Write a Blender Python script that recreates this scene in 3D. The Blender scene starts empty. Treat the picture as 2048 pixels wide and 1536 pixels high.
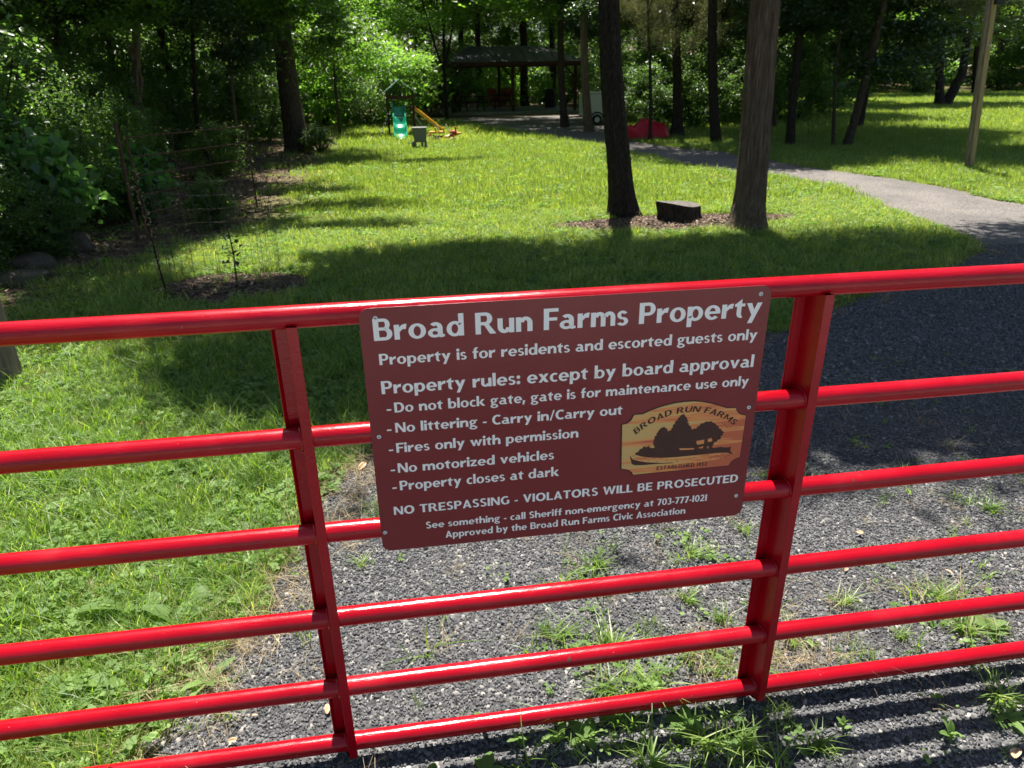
import bpy, bmesh, math, random
import numpy as np
from mathutils import Vector, Matrix

# ------------------------------------------------------------------ camera, world, sun
SC = bpy.context.scene
COL = SC.collection
cam_d = bpy.data.cameras.new('camera')
cam = bpy.data.objects.new('camera', cam_d)
COL.objects.link(cam)
_R = Vector((0.98840413, -0.15122959, -0.01367091))
_U = Vector((0.07303301, 0.39452516, 0.91597821))
_F = Vector((0.1331295, 0.90635507, -0.40099505))
cam.matrix_world = Matrix(((_R.x, _U.x, -_F.x, 0), (_R.y, _U.y, -_F.y, 0), (_R.z, _U.z, -_F.z, 1.739), (0, 0, 0, 1)))
cam_d.sensor_width = 36.0
cam_d.lens = 1425.93 / 2048 * 36.0
cam_d.clip_start = 0.05
cam_d.clip_end = 600
cam_d.dof.use_dof = True
cam_d.dof.focus_distance = 1.68
cam_d.dof.aperture_fstop = 9
SC.camera = cam

SUN_EL = math.radians(69.3)
SUN_AZ = math.radians(1.0)          # towards +Y, a touch to +X
world = bpy.data.worlds.new('World')
SC.world = world
world.use_nodes = True
wn = world.node_tree.nodes
sky = wn.new('ShaderNodeTexSky')
sky.sky_type = 'NISHITA'
sky.sun_disc = False
sky.sun_elevation = SUN_EL
sky.sun_rotation = SUN_AZ
world.node_tree.links.new(sky.outputs[0], wn['Background'].inputs[0])
wn['Background'].inputs[1].default_value = 0.052
sun_d = bpy.data.lights.new('sun', 'SUN')
sun_d.energy = 4.4
sun_d.angle = math.radians(0.53)
sun_d.color = (1.0, 0.955, 0.88)
sun = bpy.data.objects.new('sun', sun_d)
COL.objects.link(sun)
_sd = Vector((math.sin(SUN_AZ) * math.cos(SUN_EL), math.cos(SUN_AZ) * math.cos(SUN_EL), math.sin(SUN_EL)))
sun.rotation_euler = _sd.to_track_quat('Z', 'Y').to_euler()
SC.view_settings.view_transform = 'Standard'
SC.view_settings.look = 'None'
SC.view_settings.exposure = 1.65
SC.view_settings.gamma = 1.0
SC.view_settings.use_curve_mapping = False
SC.render.engine = 'CYCLES'
SC.cycles.max_bounces = 7
SC.cycles.diffuse_bounces = 4
SC.cycles.glossy_bounces = 3
SC.cycles.transmission_bounces = 4
SC.cycles.sample_clamp_indirect = 6
SC.cycles.use_denoising = True

rng = np.random.default_rng(7)
random.seed(7)
PI = math.pi

# ------------------------------------------------------------------ helpers
def tag(o, label=None, cat=None, group=None, kind=None):
    if label: o['label'] = label
    if cat: o['category'] = cat
    if group: o['group'] = group
    if kind: o['kind'] = kind
    return o

def link(o, parent=None):
    COL.objects.link(o)
    if parent is not None: o.parent = parent
    return o

def empty(name, loc=(0, 0, 0), rz=0.0, **kw):
    o = bpy.data.objects.new(name, None)
    o.location = loc
    o.rotation_euler = (0, 0, rz)
    o.empty_display_size = 0.1
    link(o)
    return tag(o, **kw)

def mesh(name, verts, faces, mat=None, parent=None, smooth=False, loc=None):
    me = bpy.data.meshes.new(name)
    me.from_pydata([tuple(map(float, v)) for v in verts], [], faces)
    me.update()
    if mat: me.materials.append(mat)
    if smooth:
        me.polygons.foreach_set('use_smooth', [True] * len(me.polygons))
    o = bpy.data.objects.new(name, me)
    if loc is not None: o.location = loc
    link(o, parent)
    return o

def fastmesh(name, V, Fc, mat, var=None, smooth=False):
    """V (n,3) array, Fc (m,k) int array of equal-sided faces"""
    me = bpy.data.meshes.new(name)
    V = np.asarray(V, np.float32); Fc = np.asarray(Fc, np.int32)
    me.vertices.add(len(V)); me.vertices.foreach_set('co', V.ravel())
    k = Fc.shape[1]
    me.loops.add(Fc.size); me.loops.foreach_set('vertex_index', Fc.ravel())
    me.polygons.add(len(Fc))
    me.polygons.foreach_set('loop_start', np.arange(0, Fc.size, k, dtype=np.int32))
    try: me.polygons.foreach_set('loop_total', np.full(len(Fc), k, np.int32))
    except Exception: pass
    if smooth: me.polygons.foreach_set('use_smooth', np.ones(len(Fc), bool))
    if var is not None:
        a = me.attributes.new('var', 'FLOAT', 'POINT'); a.data.foreach_set('value', np.asarray(var, np.float32))
    me.materials.append(mat)
    me.update(calc_edges=True)
    return me

class MB:
    """collects shapes that become ONE mesh object"""
    def __init__(s): s.v = []; s.f = []
    def add(s, vs, fs):
        n = len(s.v); s.v += [tuple(v) for v in vs]; s.f += [tuple(i + n for i in f) for f in fs]; return s
    def box(s, c, d, M=None):
        x, y, z = [q / 2 for q in d]
        vs = [Vector((sx * x, sy * y, sz * z)) for sx in (-1, 1) for sy in (-1, 1) for sz in (-1, 1)]
        if M is not None: vs = [M @ v for v in vs]
        vs = [v + Vector(c) for v in vs]
        return s.add(vs, [(0, 1, 3, 2), (4, 6, 7, 5), (0, 4, 5, 1), (2, 3, 7, 6), (0, 2, 6, 4), (1, 5, 7, 3)])
    def bar(s, a, b, w, h=None):
        """square bar from a to b"""
        a, b = Vector(a), Vector(b); h = h or w
        d = b - a; L = d.length
        q = d.to_track_quat('Z', 'Y').to_matrix()
        return s.box((a + b) / 2, (w, h, L), q)
    def tube(s, pts, r, n=8, cap=True, ridge=0.0, seed=0):
        pts = [Vector(p) for p in pts]
        rs = r if hasattr(r, '__len__') else [r] * len(pts)
        R = random.Random(seed); ph = [R.uniform(0, 6.28) for _ in range(4)]
        rings = []; up = None
        for i, p in enumerate(pts):
            t = (pts[min(i + 1, len(pts) - 1)] - pts[max(i - 1, 0)]).normalized()
            if up is None:
                up = Vector((1, 0, 0)) if abs(t.x) < 0.9 else Vector((0, 1, 0))
            a = (up - t * up.dot(t)).normalized(); b = t.cross(a); up = a
            ring = []
            for k in range(n):
                th = 2 * PI * k / n
                rr = rs[i] * (1 + ridge * (math.sin(3 * th + ph[0] + i * .05) * .5 + math.sin(7 * th + ph[1] - i * .08) * .3 + math.sin(13 * th + ph[2]) * .3 + R.uniform(-.25, .25)))
                ring.append(p + (a * math.cos(th) + b * math.sin(th)) * rr)
            rings.append(ring)
        vs = [v for rg in rings for v in rg]
        fs = [(i * n + k, i * n + (k + 1) % n, (i + 1) * n + (k + 1) % n, (i + 1) * n + k) for i in range(len(pts) - 1) for k in range(n)]
        if cap:
            fs.append(tuple(reversed(range(n)))); fs.append(tuple((len(pts) - 1) * n + k for k in range(n)))
        return s.add(vs, fs)
    def sheet(s, outline, z0, z1):
        n = len(outline)
        vs = [(x, y, z0) for x, y in outline] + [(x, y, z1) for x, y in outline]
        fs = [tuple(reversed(range(n))), tuple(range(n, 2 * n))] + [(k, (k + 1) % n, n + (k + 1) % n, n + k) for k in range(n)]
        return s.add(vs, fs)
    def build(s, name, mat, parent=None, smooth=False, bevel=0.0, loc=None):
        o = mesh(name, s.v, s.f, mat, parent, smooth, loc)
        if bevel:
            m = o.modifiers.new('bevel', 'BEVEL'); m.width = bevel; m.segments = 2; m.limit_method = 'ANGLE'
        if smooth:
            o.data.update()
            try: o.data.set_sharp_from_angle(angle=math.radians(50))
            except Exception: pass
        return o

# ------------------------------------------------------------------ materials
def new_mat(name):
    m = bpy.data.materials.new(name); m.use_nodes = True
    nt = m.node_tree; nt.nodes.clear()
    out = nt.nodes.new('ShaderNodeOutputMaterial')
    return m, nt, out

def N(nt, t, **kw):
    n = nt.nodes.new(t)
    for k, v in kw.items():
        if k.startswith('i_'): n.inputs[k[2:].replace('_', ' ')].default_value = v
        else: setattr(n, k, v)
    return n

def ramp(nt, fac, stops):
    r = nt.nodes.new('ShaderNodeValToRGB'); e = r.color_ramp.elements
    while len(e) < len(stops): e.new(0.5)
    for el, (p, c) in zip(e, stops): el.position = p; el.color = (*c, 1)
    nt.links.new(fac, r.inputs[0]); return r.outputs[0]

def noise_mat(name, stops, scale=5.0, rough=0.8, bump=0.0, bscale=None, detail=6, spec=0.3, stretch=None, coords='Object', dist=0.02, metallic=0.0, coat=0.0):
    m, nt, out = new_mat(name)
    b = N(nt, 'ShaderNodeBsdfPrincipled'); nt.links.new(b.outputs[0], out.inputs[0])
    tc = N(nt, 'ShaderNodeTexCoord'); src = tc.outputs[coords]
    if stretch:
        mp = N(nt, 'ShaderNodeMapping'); mp.inputs['Scale'].default_value = stretch
        nt.links.new(src, mp.inputs[0]); src = mp.outputs[0]
    n = N(nt, 'ShaderNodeTexNoise'); n.inputs['Scale'].default_value = scale; n.inputs['Detail'].default_value = detail
    n.inputs['Roughness'].default_value = 0.65
    nt.links.new(src, n.inputs[0])
    nt.links.new(ramp(nt, n.outputs[0], stops), b.inputs['Base Color'])
    b.inputs['Roughness'].default_value = rough
    b.inputs['Specular IOR Level'].default_value = spec
    b.inputs['Metallic'].default_value = metallic
    b.inputs['Coat Weight'].default_value = coat
    if bump:
        n2 = N(nt, 'ShaderNodeTexNoise'); n2.inputs['Scale'].default_value = bscale or scale * 3; n2.inputs['Detail'].default_value = 5
        nt.links.new(src, n2.inputs[0])
        bp = N(nt, 'ShaderNodeBump'); bp.inputs['Strength'].default_value = bump; bp.inputs['Distance'].default_value = dist
        nt.links.new(n2.outputs[0], bp.inputs['Height']); nt.links.new(bp.outputs[0], b.inputs['Normal'])
    return m

def leaf_mat(name, stops, trans=(0.35, 0.55, 0.05), tmix=0.4, rough=0.4, spec=0.5, vein=True):
    """var attribute per leaf + random per copy picks a green; part of the light passes through"""
    m, nt, out = new_mat(name)
    at = N(nt, 'ShaderNodeAttribute', attribute_name='var')
    oi = N(nt, 'ShaderNodeObjectInfo')
    mx = N(nt, 'ShaderNodeMath', operation='MULTIPLY_ADD'); mx.inputs[1].default_value = 0.3
    nt.links.new(oi.outputs['Random'], mx.inputs[0])
    sb = N(nt, 'ShaderNodeMath', operation='MULTIPLY'); sb.inputs[1].default_value = 0.7
    nt.links.new(at.outputs['Fac'], sb.inputs[0]); nt.links.new(sb.outputs[0], mx.inputs[2])
    col = ramp(nt, mx.outputs[0], stops)
    b = N(nt, 'ShaderNodeBsdfPrincipled'); nt.links.new(col, b.inputs['Base Color'])
    b.inputs['Roughness'].default_value = rough; b.inputs['Specular IOR Level'].default_value = spec
    t = N(nt, 'ShaderNodeBsdfTranslucent')
    mc = N(nt, 'ShaderNodeMix', data_type='RGBA', blend_type='MULTIPLY'); mc.inputs[0].default_value = 1.0
    br = N(nt, 'ShaderNodeMix', data_type='RGBA', blend_type='ADD'); br.inputs[0].default_value = 1.0
    nt.links.new(col, br.inputs[6]); nt.links.new(col, br.inputs[7])
    nt.links.new(br.outputs[2], mc.inputs[6]); mc.inputs[7].default_value = (trans[0] * 3, trans[1] * 3, trans[2] * 3, 1)
    nt.links.new(mc.outputs[2], t.inputs[0])
    ms = N(nt, 'ShaderNodeMixShader'); ms.inputs[0].default_value = tmix
    nt.links.new(b.outputs[0], ms.inputs[1]); nt.links.new(t.outputs[0], ms.inputs[2])
    nt.links.new(ms.outputs[0], out.inputs[0])
    return m

def paint_mat(name, col, rough=0.3, spec=0.5, bump=0.05, bscale=90, coat=0.0, vary=0.12, stretch=None):
    c2 = tuple(max(0, c * (1 - vary)) for c in col)
    return noise_mat(name, [(0.3, c2), (0.7, col)], scale=14, rough=rough, bump=bump, bscale=bscale, spec=spec, dist=0.004, coat=coat, stretch=stretch)

M = {}
M['wood_grey'] = noise_mat('weathered_wood', [(0.3, (0.10, 0.075, 0.055)), (0.7, (0.26, 0.21, 0.16))], scale=9, stretch=(6, 6, .7), bump=.6, bscale=30)
M['wood_dark'] = noise_mat('dark_stained_wood', [(0.3, (0.035, 0.018, 0.012)), (0.7, (0.085, 0.04, 0.025))], scale=6, stretch=(4, 4, 1), bump=.3)
M['wood_pole'] = noise_mat('pole_wood', [(0.3, (0.20, 0.14, 0.07)), (0.7, (0.42, 0.33, 0.19))], scale=7, stretch=(8, 8, .5), bump=.5, bscale=20)
M['bark'] = noise_mat('bark', [(0.32, (0.025, 0.019, 0.014)), (0.55, (0.085, 0.066, 0.05)), (0.8, (0.15, 0.12, 0.095))], scale=9, stretch=(5, 5, .8), bump=1.0, bscale=16, rough=.95, spec=.15, dist=.05)
M['bark_cedar'] = noise_mat('cedar_bark', [(0.32, (0.07, 0.048, 0.032)), (0.55, (0.19, 0.14, 0.10)), (0.8, (0.34, 0.27, 0.2))], scale=7, stretch=(9, 9, .55), bump=1.0, bscale=12, rough=.95, spec=.15, dist=.05)
M['bark_dark'] = noise_mat('dark_bark', [(0.32, (0.015, 0.012, 0.010)), (0.55, (0.045, 0.036, 0.03)), (0.8, (0.11, 0.09, 0.075))], scale=11, stretch=(5, 5, 1.2), bump=1.0, bscale=20, rough=.95, spec=.15, dist=.05)
M['concrete'] = noise_mat('concrete', [(0.3, (0.2, 0.19, 0.175)), (0.7, (0.33, 0.31, 0.28))], scale=3, bump=.1)
M['rust'] = noise_mat('rusty_iron', [(0.35, (0.045, 0.022, 0.016)), (0.65, (0.13, 0.065, 0.045))], scale=30, rough=.9, bump=.3)
M['wire'] = noise_mat('wire', [(0.3, (0.05, 0.04, 0.035)), (0.7, (0.12, 0.09, 0.07))], scale=20, rough=.6)
M['green_slide'] = paint_mat('green_plastic', (0.0, 0.24, 0.12), rough=.22, spec=.6, bump=0)
M['yellow'] = paint_mat('yellow_plastic', (0.72, 0.36, 0.015), rough=.35, bump=0)
M['redplastic'] = paint_mat('red_plastic', (0.5, 0.02, 0.025), rough=.35, bump=0)
M['blueplastic'] = paint_mat('blue_plastic', (0.05, 0.07, 0.35), rough=.35, bump=0)
M['greyplastic'] = paint_mat('grey_plastic', (0.13, 0.135, 0.12), rough=.5, bump=0)
M['white'] = paint_mat('white_paint', (0.62, 0.66, 0.64), rough=.35, bump=0, vary=.06)
M['rubber'] = paint_mat('rubber', (0.012, 0.012, 0.013), rough=.7)
M['steel'] = noise_mat('galvanised_steel', [(0.3, (0.3, 0.3, 0.31)), (0.7, (0.5, 0.5, 0.5))], scale=20, rough=.4, metallic=.8)
M['tarp_red'] = noise_mat('red_tarp', [(0.3, (0.36, 0.005, 0.02)), (0.7, (0.5, 0.01, 0.03))], scale=4, rough=.45, bump=.4, bscale=8)
M['tarp_teal'] = noise_mat('teal_canvas', [(0.3, (0.2, 0.42, 0.38)), (0.7, (0.5, 0.68, 0.64))], scale=4, rough=.6)
M['red_chair'] = paint_mat('red_chair_paint', (0.28, 0.012, 0.03), rough=.5)
M['roof_metal'] = noise_mat('grey_roofing', [(0.3, (0.035, 0.034, 0.036)), (0.7, (0.08, 0.078, 0.08))], scale=5, rough=.5)
M['stone'] = noise_mat('field_stone', [(0.3, (0.035, 0.028, 0.022)), (0.7, (0.10, 0.08, 0.062))], scale=8, bump=.6)
M['chips'] = noise_mat('wood_chips', [(0.25, (0.03, 0.02, 0.013)), (0.5, (0.08, 0.05, 0.033)), (0.75, (0.18, 0.12, 0.08))], scale=3.5, rough=.9)
M['straw'] = leaf_mat('straw', [(0.1, (0.20, 0.15, 0.08)), (0.9, (0.48, 0.40, 0.26))], trans=(.4, .35, .2), tmix=.25, rough=.7, spec=.2)
M['vine'] = noise_mat('vine_stem', [(0.3, (0.06, 0.045, 0.03)), (0.7, (0.16, 0.12, 0.08))], scale=15, stretch=(3, 3, 1), bump=.5)

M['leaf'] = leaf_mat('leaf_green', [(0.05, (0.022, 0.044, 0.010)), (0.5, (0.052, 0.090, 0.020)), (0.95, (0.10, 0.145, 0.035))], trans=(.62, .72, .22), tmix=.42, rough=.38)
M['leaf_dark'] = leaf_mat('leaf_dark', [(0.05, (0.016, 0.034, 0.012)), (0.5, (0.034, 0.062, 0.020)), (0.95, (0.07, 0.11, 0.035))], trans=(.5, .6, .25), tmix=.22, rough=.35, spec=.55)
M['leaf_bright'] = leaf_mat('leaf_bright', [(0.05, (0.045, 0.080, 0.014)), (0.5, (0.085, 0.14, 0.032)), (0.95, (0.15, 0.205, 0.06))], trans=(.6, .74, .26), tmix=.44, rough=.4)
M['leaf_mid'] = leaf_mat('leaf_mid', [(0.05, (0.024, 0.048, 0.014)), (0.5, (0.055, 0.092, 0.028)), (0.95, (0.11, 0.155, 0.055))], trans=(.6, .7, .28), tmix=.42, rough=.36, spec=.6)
M['grass_near'] = leaf_mat('near_grass_blade', [(0.02, (0.040, 0.080, 0.016)), (0.45, (0.10, 0.165, 0.034)), (0.8, (0.17, 0.235, 0.06)), (0.98, (0.36, 0.36, 0.18))], trans=(.6, .66, .18), tmix=.33, rough=.42, spec=.35)
M['leaf_cedar'] = leaf_mat('cedar_needles', [(0.05, (0.05, 0.06, 0.022)), (0.5, (0.10, 0.11, 0.045)), (0.95, (0.20, 0.19, 0.095))], trans=(.5, .5, .3), tmix=.2, rough=.6, spec=.25)
M['leaf_blue'] = leaf_mat('broad_leaf_green', [(0.05, (0.035, 0.075, 0.03)), (0.5, (0.07, 0.13, 0.05)), (0.95, (0.13, 0.20, 0.085))], trans=(.6, .75, .3), tmix=.42, rough=.36, spec=.6)
M['grass'] = leaf_mat('grass_blade', [(0.02, (0.050, 0.090, 0.026)), (0.45, (0.128, 0.195, 0.056)), (0.8, (0.22, 0.28, 0.10)), (0.98, (0.44, 0.42, 0.25))], trans=(.66, .62, .15), tmix=.33, rough=.45, spec=.3)
M['weed'] = leaf_mat('weed_leaf', [(0.05, (0.065, 0.12, 0.03)), (0.5, (0.12, 0.19, 0.05)), (0.95, (0.18, 0.26, 0.08))], trans=(.55, .65, .2), tmix=.3, rough=.6, spec=.25)

def ground_mat():
    m, nt, out = new_mat('lawn_soil')
    b = N(nt, 'ShaderNodeBsdfPrincipled'); nt.links.new(b.outputs[0], out.inputs[0])
    b.inputs['Roughness'].default_value = .95; b.inputs['Specular IOR Level'].default_value = .1
    tc = N(nt, 'ShaderNodeTexCoord')
    n1 = N(nt, 'ShaderNodeTexNoise'); n1.inputs['Scale'].default_value = .55; n1.inputs['Detail'].default_value = 5
    n2 = N(nt, 'ShaderNodeTexNoise'); n2.inputs['Scale'].default_value = 22; n2.inputs['Detail'].default_value = 7
    for n in (n1, n2): nt.links.new(tc.outputs['Object'], n.inputs[0])
    g = ramp(nt, n2.outputs[0], [(0.3, (0.05, 0.06, 0.016)), (0.5, (0.10, 0.125, 0.028)), (0.72, (0.17, 0.18, 0.05))])
    d = ramp(nt, n2.outputs[0], [(0.3, (0.045, 0.030, 0.018)), (0.5, (0.10, 0.07, 0.044)), (0.72, (0.19, 0.145, 0.10))])
    # bare, littered earth under the trees on the left and at the back
    sx = N(nt, 'ShaderNodeSeparateXYZ'); nt.links.new(tc.outputs['Object'], sx.inputs[0])
    lf = N(nt, 'ShaderNodeMapRange'); lf.inputs[1].default_value = -2.3; lf.inputs[2].default_value = -3.4
    ys_ = N(nt, 'ShaderNodeMapRange'); ys_.inputs[1].default_value = 7.5; ys_.inputs[2].default_value = 9.5; ys_.inputs[3].default_value = 0; ys_.inputs[4].default_value = -1.1; nt.links.new(sx.outputs[1], ys_.inputs[0])
    xa_ = N(nt, 'ShaderNodeMath', operation='ADD'); nt.links.new(sx.outputs[0], xa_.inputs[0]); nt.links.new(ys_.outputs[0], xa_.inputs[1]); nt.links.new(xa_.outputs[0], lf.inputs[0])
    bk = N(nt, 'ShaderNodeMapRange'); bk.inputs[1].default_value = 24; bk.inputs[2].default_value = 36; nt.links.new(sx.outputs[1], bk.inputs[0])
    rt = N(nt, 'ShaderNodeMapRange'); rt.inputs[1].default_value = 14; rt.inputs[2].default_value = 10; nt.links.new(sx.outputs[0], rt.inputs[0])
    bb = N(nt, 'ShaderNodeMath', operation='MULTIPLY'); nt.links.new(bk.outputs[0], bb.inputs[0]); nt.links.new(rt.outputs[0], bb.inputs[1])
    mxx = N(nt, 'ShaderNodeMath', operation='MAXIMUM'); nt.links.new(lf.outputs[0], mxx.inputs[0]); nt.links.new(bb.outputs[0], mxx.inputs[1])
    far = N(nt, 'ShaderNodeMapRange'); far.inputs[1].default_value = 46; far.inputs[2].default_value = 54; nt.links.new(sx.outputs[1], far.inputs[0])
    mx3 = N(nt, 'ShaderNodeMath', operation='MAXIMUM'); nt.links.new(mxx.outputs[0], mx3.inputs[0]); nt.links.new(far.outputs[0], mx3.inputs[1])
    pt = N(nt, 'ShaderNodeMapRange'); pt.inputs[1].default_value = .58; pt.inputs[2].default_value = .70; nt.links.new(n1.outputs[0], pt.inputs[0])
    ad = N(nt, 'ShaderNodeMath', operation='ADD', use_clamp=True); nt.links.new(mx3.outputs[0], ad.inputs[0]); nt.links.new(pt.outputs[0], ad.inputs[1])
    mx = N(nt, 'ShaderNodeMix', data_type='RGBA'); nt.links.new(ad.outputs[0], mx.inputs[0]); nt.links.new(g, mx.inputs[6]); nt.links.new(d, mx.inputs[7])
    nt.links.new(mx.outputs[2], b.inputs['Base Color'])
    bp = N(nt, 'ShaderNodeBump'); bp.inputs['Strength'].default_value = .8; bp.inputs['Distance'].default_value = .03
    nt.links.new(n2.outputs[0], bp.inputs['Height']); nt.links.new(bp.outputs[0], b.inputs['Normal'])
    return m

def gravel_mat():
    m, nt, out = new_mat('crushed_gravel')
    b = N(nt, 'ShaderNodeBsdfPrincipled'); nt.links.new(b.outputs[0], out.inputs[0])
    b.inputs['Roughness'].default_value = .8; b.inputs['Specular IOR Level'].default_value = .3
    tc = N(nt, 'ShaderNodeTexCoord')
    v = N(nt, 'ShaderNodeTexVoronoi'); v.inputs['Scale'].default_value = 75
    v2 = N(nt, 'ShaderNodeTexVoronoi'); v2.inputs['Scale'].default_value = 75
    n = N(nt, 'ShaderNodeTexNoise'); n.inputs['Scale'].default_value = 1.3; n.inputs['Detail'].default_value = 6
    for q in (v, v2, n): nt.links.new(tc.outputs['Object'], q.inputs[0])
    sep = N(nt, 'ShaderNodeSeparateColor'); nt.links.new(v.outputs['Color'], sep.inputs[0])
    c = ramp(nt, sep.outputs[0], [(0.0, (0.04, 0.041, 0.044)), (0.6, (0.10, 0.10, 0.104)), (0.93, (0.18, 0.178, 0.175)), (1.0, (0.38, 0.36, 0.33))])
    # the far stretch of the path is older and browner
    sx = N(nt, 'ShaderNodeSeparateXYZ'); nt.links.new(tc.outputs['Object'], sx.inputs[0])
    fr = N(nt, 'ShaderNodeMapRange'); fr.inputs[1].default_value = 6.0; fr.inputs[2].default_value = 8.2; nt.links.new(sx.outputs[1], fr.inputs[0])
    c2 = ramp(nt, sep.outputs[1], [(0.0, (0.09, 0.08, 0.075)), (1.0, (0.26, 0.235, 0.215))])
    mx = N(nt, 'ShaderNodeMix', data_type='RGBA'); nt.links.new(fr.outputs[0], mx.inputs[0]); nt.links.new(c, mx.inputs[6]); nt.links.new(c2, mx.inputs[7])
    dd = ramp(nt, n.outputs[0], [(0.35, (0.7, 0.7, 0.7)), (0.65, (1.0, 0.98, 0.95))])
    ml = N(nt, 'ShaderNodeMix', data_type='RGBA', blend_type='MULTIPLY'); ml.inputs[0].default_value = 1
    nt.links.new(mx.outputs[2], ml.inputs[6]); nt.links.new(dd, ml.inputs[7])
    nt.links.new(ml.outputs[2], b.inputs['Base Color'])
    bp = N(nt, 'ShaderNodeBump', invert=True); bp.inputs['Strength'].default_value = 1; bp.inputs['Distance'].default_value = .012
    nt.links.new(v2.outputs['Distance'], bp.inputs['Height']); nt.links.new(bp.outputs[0], b.inputs['Normal'])
    return m

def stone_mat(name, stops, rough=.62):
    m, nt, out = new_mat(name)
    b = N(nt, 'ShaderNodeBsdfPrincipled'); nt.links.new(b.outputs[0], out.inputs[0])
    oi = N(nt, 'ShaderNodeObjectInfo')
    nt.links.new(ramp(nt, oi.outputs['Random'], stops), b.inputs['Base Color'])
    b.inputs['Roughness'].default_value = rough; b.inputs['Specular IOR Level'].default_value = .5
    return m
M['soil'] = ground_mat()
M['gravel'] = gravel_mat()
M['bounce_asphalt'] = noise_mat('pale_bounce_asphalt', [(0.3, (0.25, 0.245, 0.235)), (0.7, (0.36, 0.35, 0.335))], scale=30, rough=.9, bump=.2)  # pale surface for the added street, so it throws sunlight back
M['pebble'] = stone_mat('gravel_stone', [(0.0, (0.045, 0.046, 0.050)), (0.5, (0.095, 0.096, 0.10)), (0.9, (0.14, 0.14, 0.142)), (0.98, (0.18, 0.175, 0.17)), (1.0, (0.32, 0.30, 0.28))])

def red_mat():
    m, nt, out = new_mat('red_gate_enamel')
    b = N(nt, 'ShaderNodeBsdfPrincipled'); nt.links.new(b.outputs[0], out.inputs[0])
    tc = N(nt, 'ShaderNodeTexCoord')
    n = N(nt, 'ShaderNodeTexNoise'); n.inputs['Scale'].default_value = 6; n.inputs['Detail'].default_value = 8
    sp = N(nt, 'ShaderNodeTexNoise'); sp.inputs['Scale'].default_value = 170; sp.inputs['Detail'].default_value = 3
    mp = N(nt, 'ShaderNodeMapping'); mp.inputs['Scale'].default_value = (35, 260, 260); nt.links.new(tc.outputs['Object'], mp.inputs[0])
    br = N(nt, 'ShaderNodeTexNoise'); br.inputs['Scale'].default_value = 1; br.inputs['Detail'].default_value = 4; nt.links.new(mp.outputs[0], br.inputs[0])
    for q in (n, sp): nt.links.new(tc.outputs['Object'], q.inputs[0])
    c = ramp(nt, n.outputs[0], [(0.3, (0.27, 0.0009, 0.006)), (0.7, (0.37, 0.0013, 0.010))])
    k = N(nt, 'ShaderNodeMapRange'); k.inputs[1].default_value = .745; k.inputs[2].default_value = .77; nt.links.new(sp.outputs[0], k.inputs[0])
    mx = N(nt, 'ShaderNodeMix', data_type='RGBA'); nt.links.new(k.outputs[0], mx.inputs[0]); nt.links.new(c, mx.inputs[6]); mx.inputs[7].default_value = (.5, .2, .18, 1)
    ch = N(nt, 'ShaderNodeTexNoise'); ch.inputs['Scale'].default_value = 38; ch.inputs['Detail'].default_value = 2; nt.links.new(tc.outputs['Object'], ch.inputs[0])
    kc = N(nt, 'ShaderNodeMapRange'); kc.inputs[1].default_value = .755; kc.inputs[2].default_value = .765; nt.links.new(ch.outputs[0], kc.inputs[0])
    m2 = N(nt, 'ShaderNodeMix', data_type='RGBA'); nt.links.new(kc.outputs[0], m2.inputs[0]); nt.links.new(mx.outputs[2], m2.inputs[6]); m2.inputs[7].default_value = (.10, .045, .03, 1)
    du = N(nt, 'ShaderNodeMapRange'); du.inputs[1].default_value = .56; du.inputs[2].default_value = .78; du.inputs[4].default_value = .22; nt.links.new(n.outputs[0], du.inputs[0])
    m3 = N(nt, 'ShaderNodeMix', data_type='RGBA'); nt.links.new(du.outputs[0], m3.inputs[0]); nt.links.new(m2.outputs[2], m3.inputs[6]); m3.inputs[7].default_value = (.42, .05, .045, 1)
    nt.links.new(m3.outputs[2], b.inputs['Base Color'])
    rr = N(nt, 'ShaderNodeMapRange'); rr.inputs[3].default_value = .14; rr.inputs[4].default_value = .30; nt.links.new(n.outputs[0], rr.inputs[0]); nt.links.new(rr.outputs[0], b.inputs['Roughness'])
    b.inputs['Specular IOR Level'].default_value = .36
    bp = N(nt, 'ShaderNodeBump'); bp.inputs['Strength'].default_value = .5; bp.inputs['Distance'].default_value = .0013
    nt.links.new(br.outputs[0], bp.inputs['Height']); nt.links.new(bp.outputs[0], b.inputs['Normal'])
    return m
M['red'] = red_mat()
M['sign'] = noise_mat('maroon_sign_sheet', [(0.3, (0.165, 0.016, 0.019)), (0.7, (0.20, 0.022, 0.026))], scale=5, rough=.3, spec=.35)
_nt = M['sign'].node_tree; _b = [q for q in _nt.nodes if q.type == 'BSDF_PRINCIPLED'][0]
_n = N(_nt, 'ShaderNodeTexNoise'); _n.inputs['Scale'].default_value = 2.4; _n.inputs['Detail'].default_value = 7; _tc = N(_nt, 'ShaderNodeTexCoord'); _nt.links.new(_tc.outputs['Object'], _n.inputs[0])
_r = N(_nt, 'ShaderNodeMapRange'); _r.inputs[3].default_value = .12; _r.inputs[4].default_value = .5; _nt.links.new(_n.outputs[0], _r.inputs[0]); _nt.links.new(_r.outputs[0], _b.inputs['Roughness'])
M['letter'] = noise_mat('grey_white_vinyl', [(0.3, (0.80, 0.80, 0.78)), (0.7, (0.84, 0.84, 0.82))], scale=4, rough=.3)
M['logo_dark'] = noise_mat('logo_brown', [(0.3, (0.045, 0.018, 0.014)), (0.7, (0.062, 0.026, 0.02))], scale=60, rough=.35)
M['logo_rim'] = noise_mat('logo_rim', [(0.3, (0.03, 0.008, 0.008)), (0.7, (0.05, 0.014, 0.012))], scale=10, rough=.35)
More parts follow.
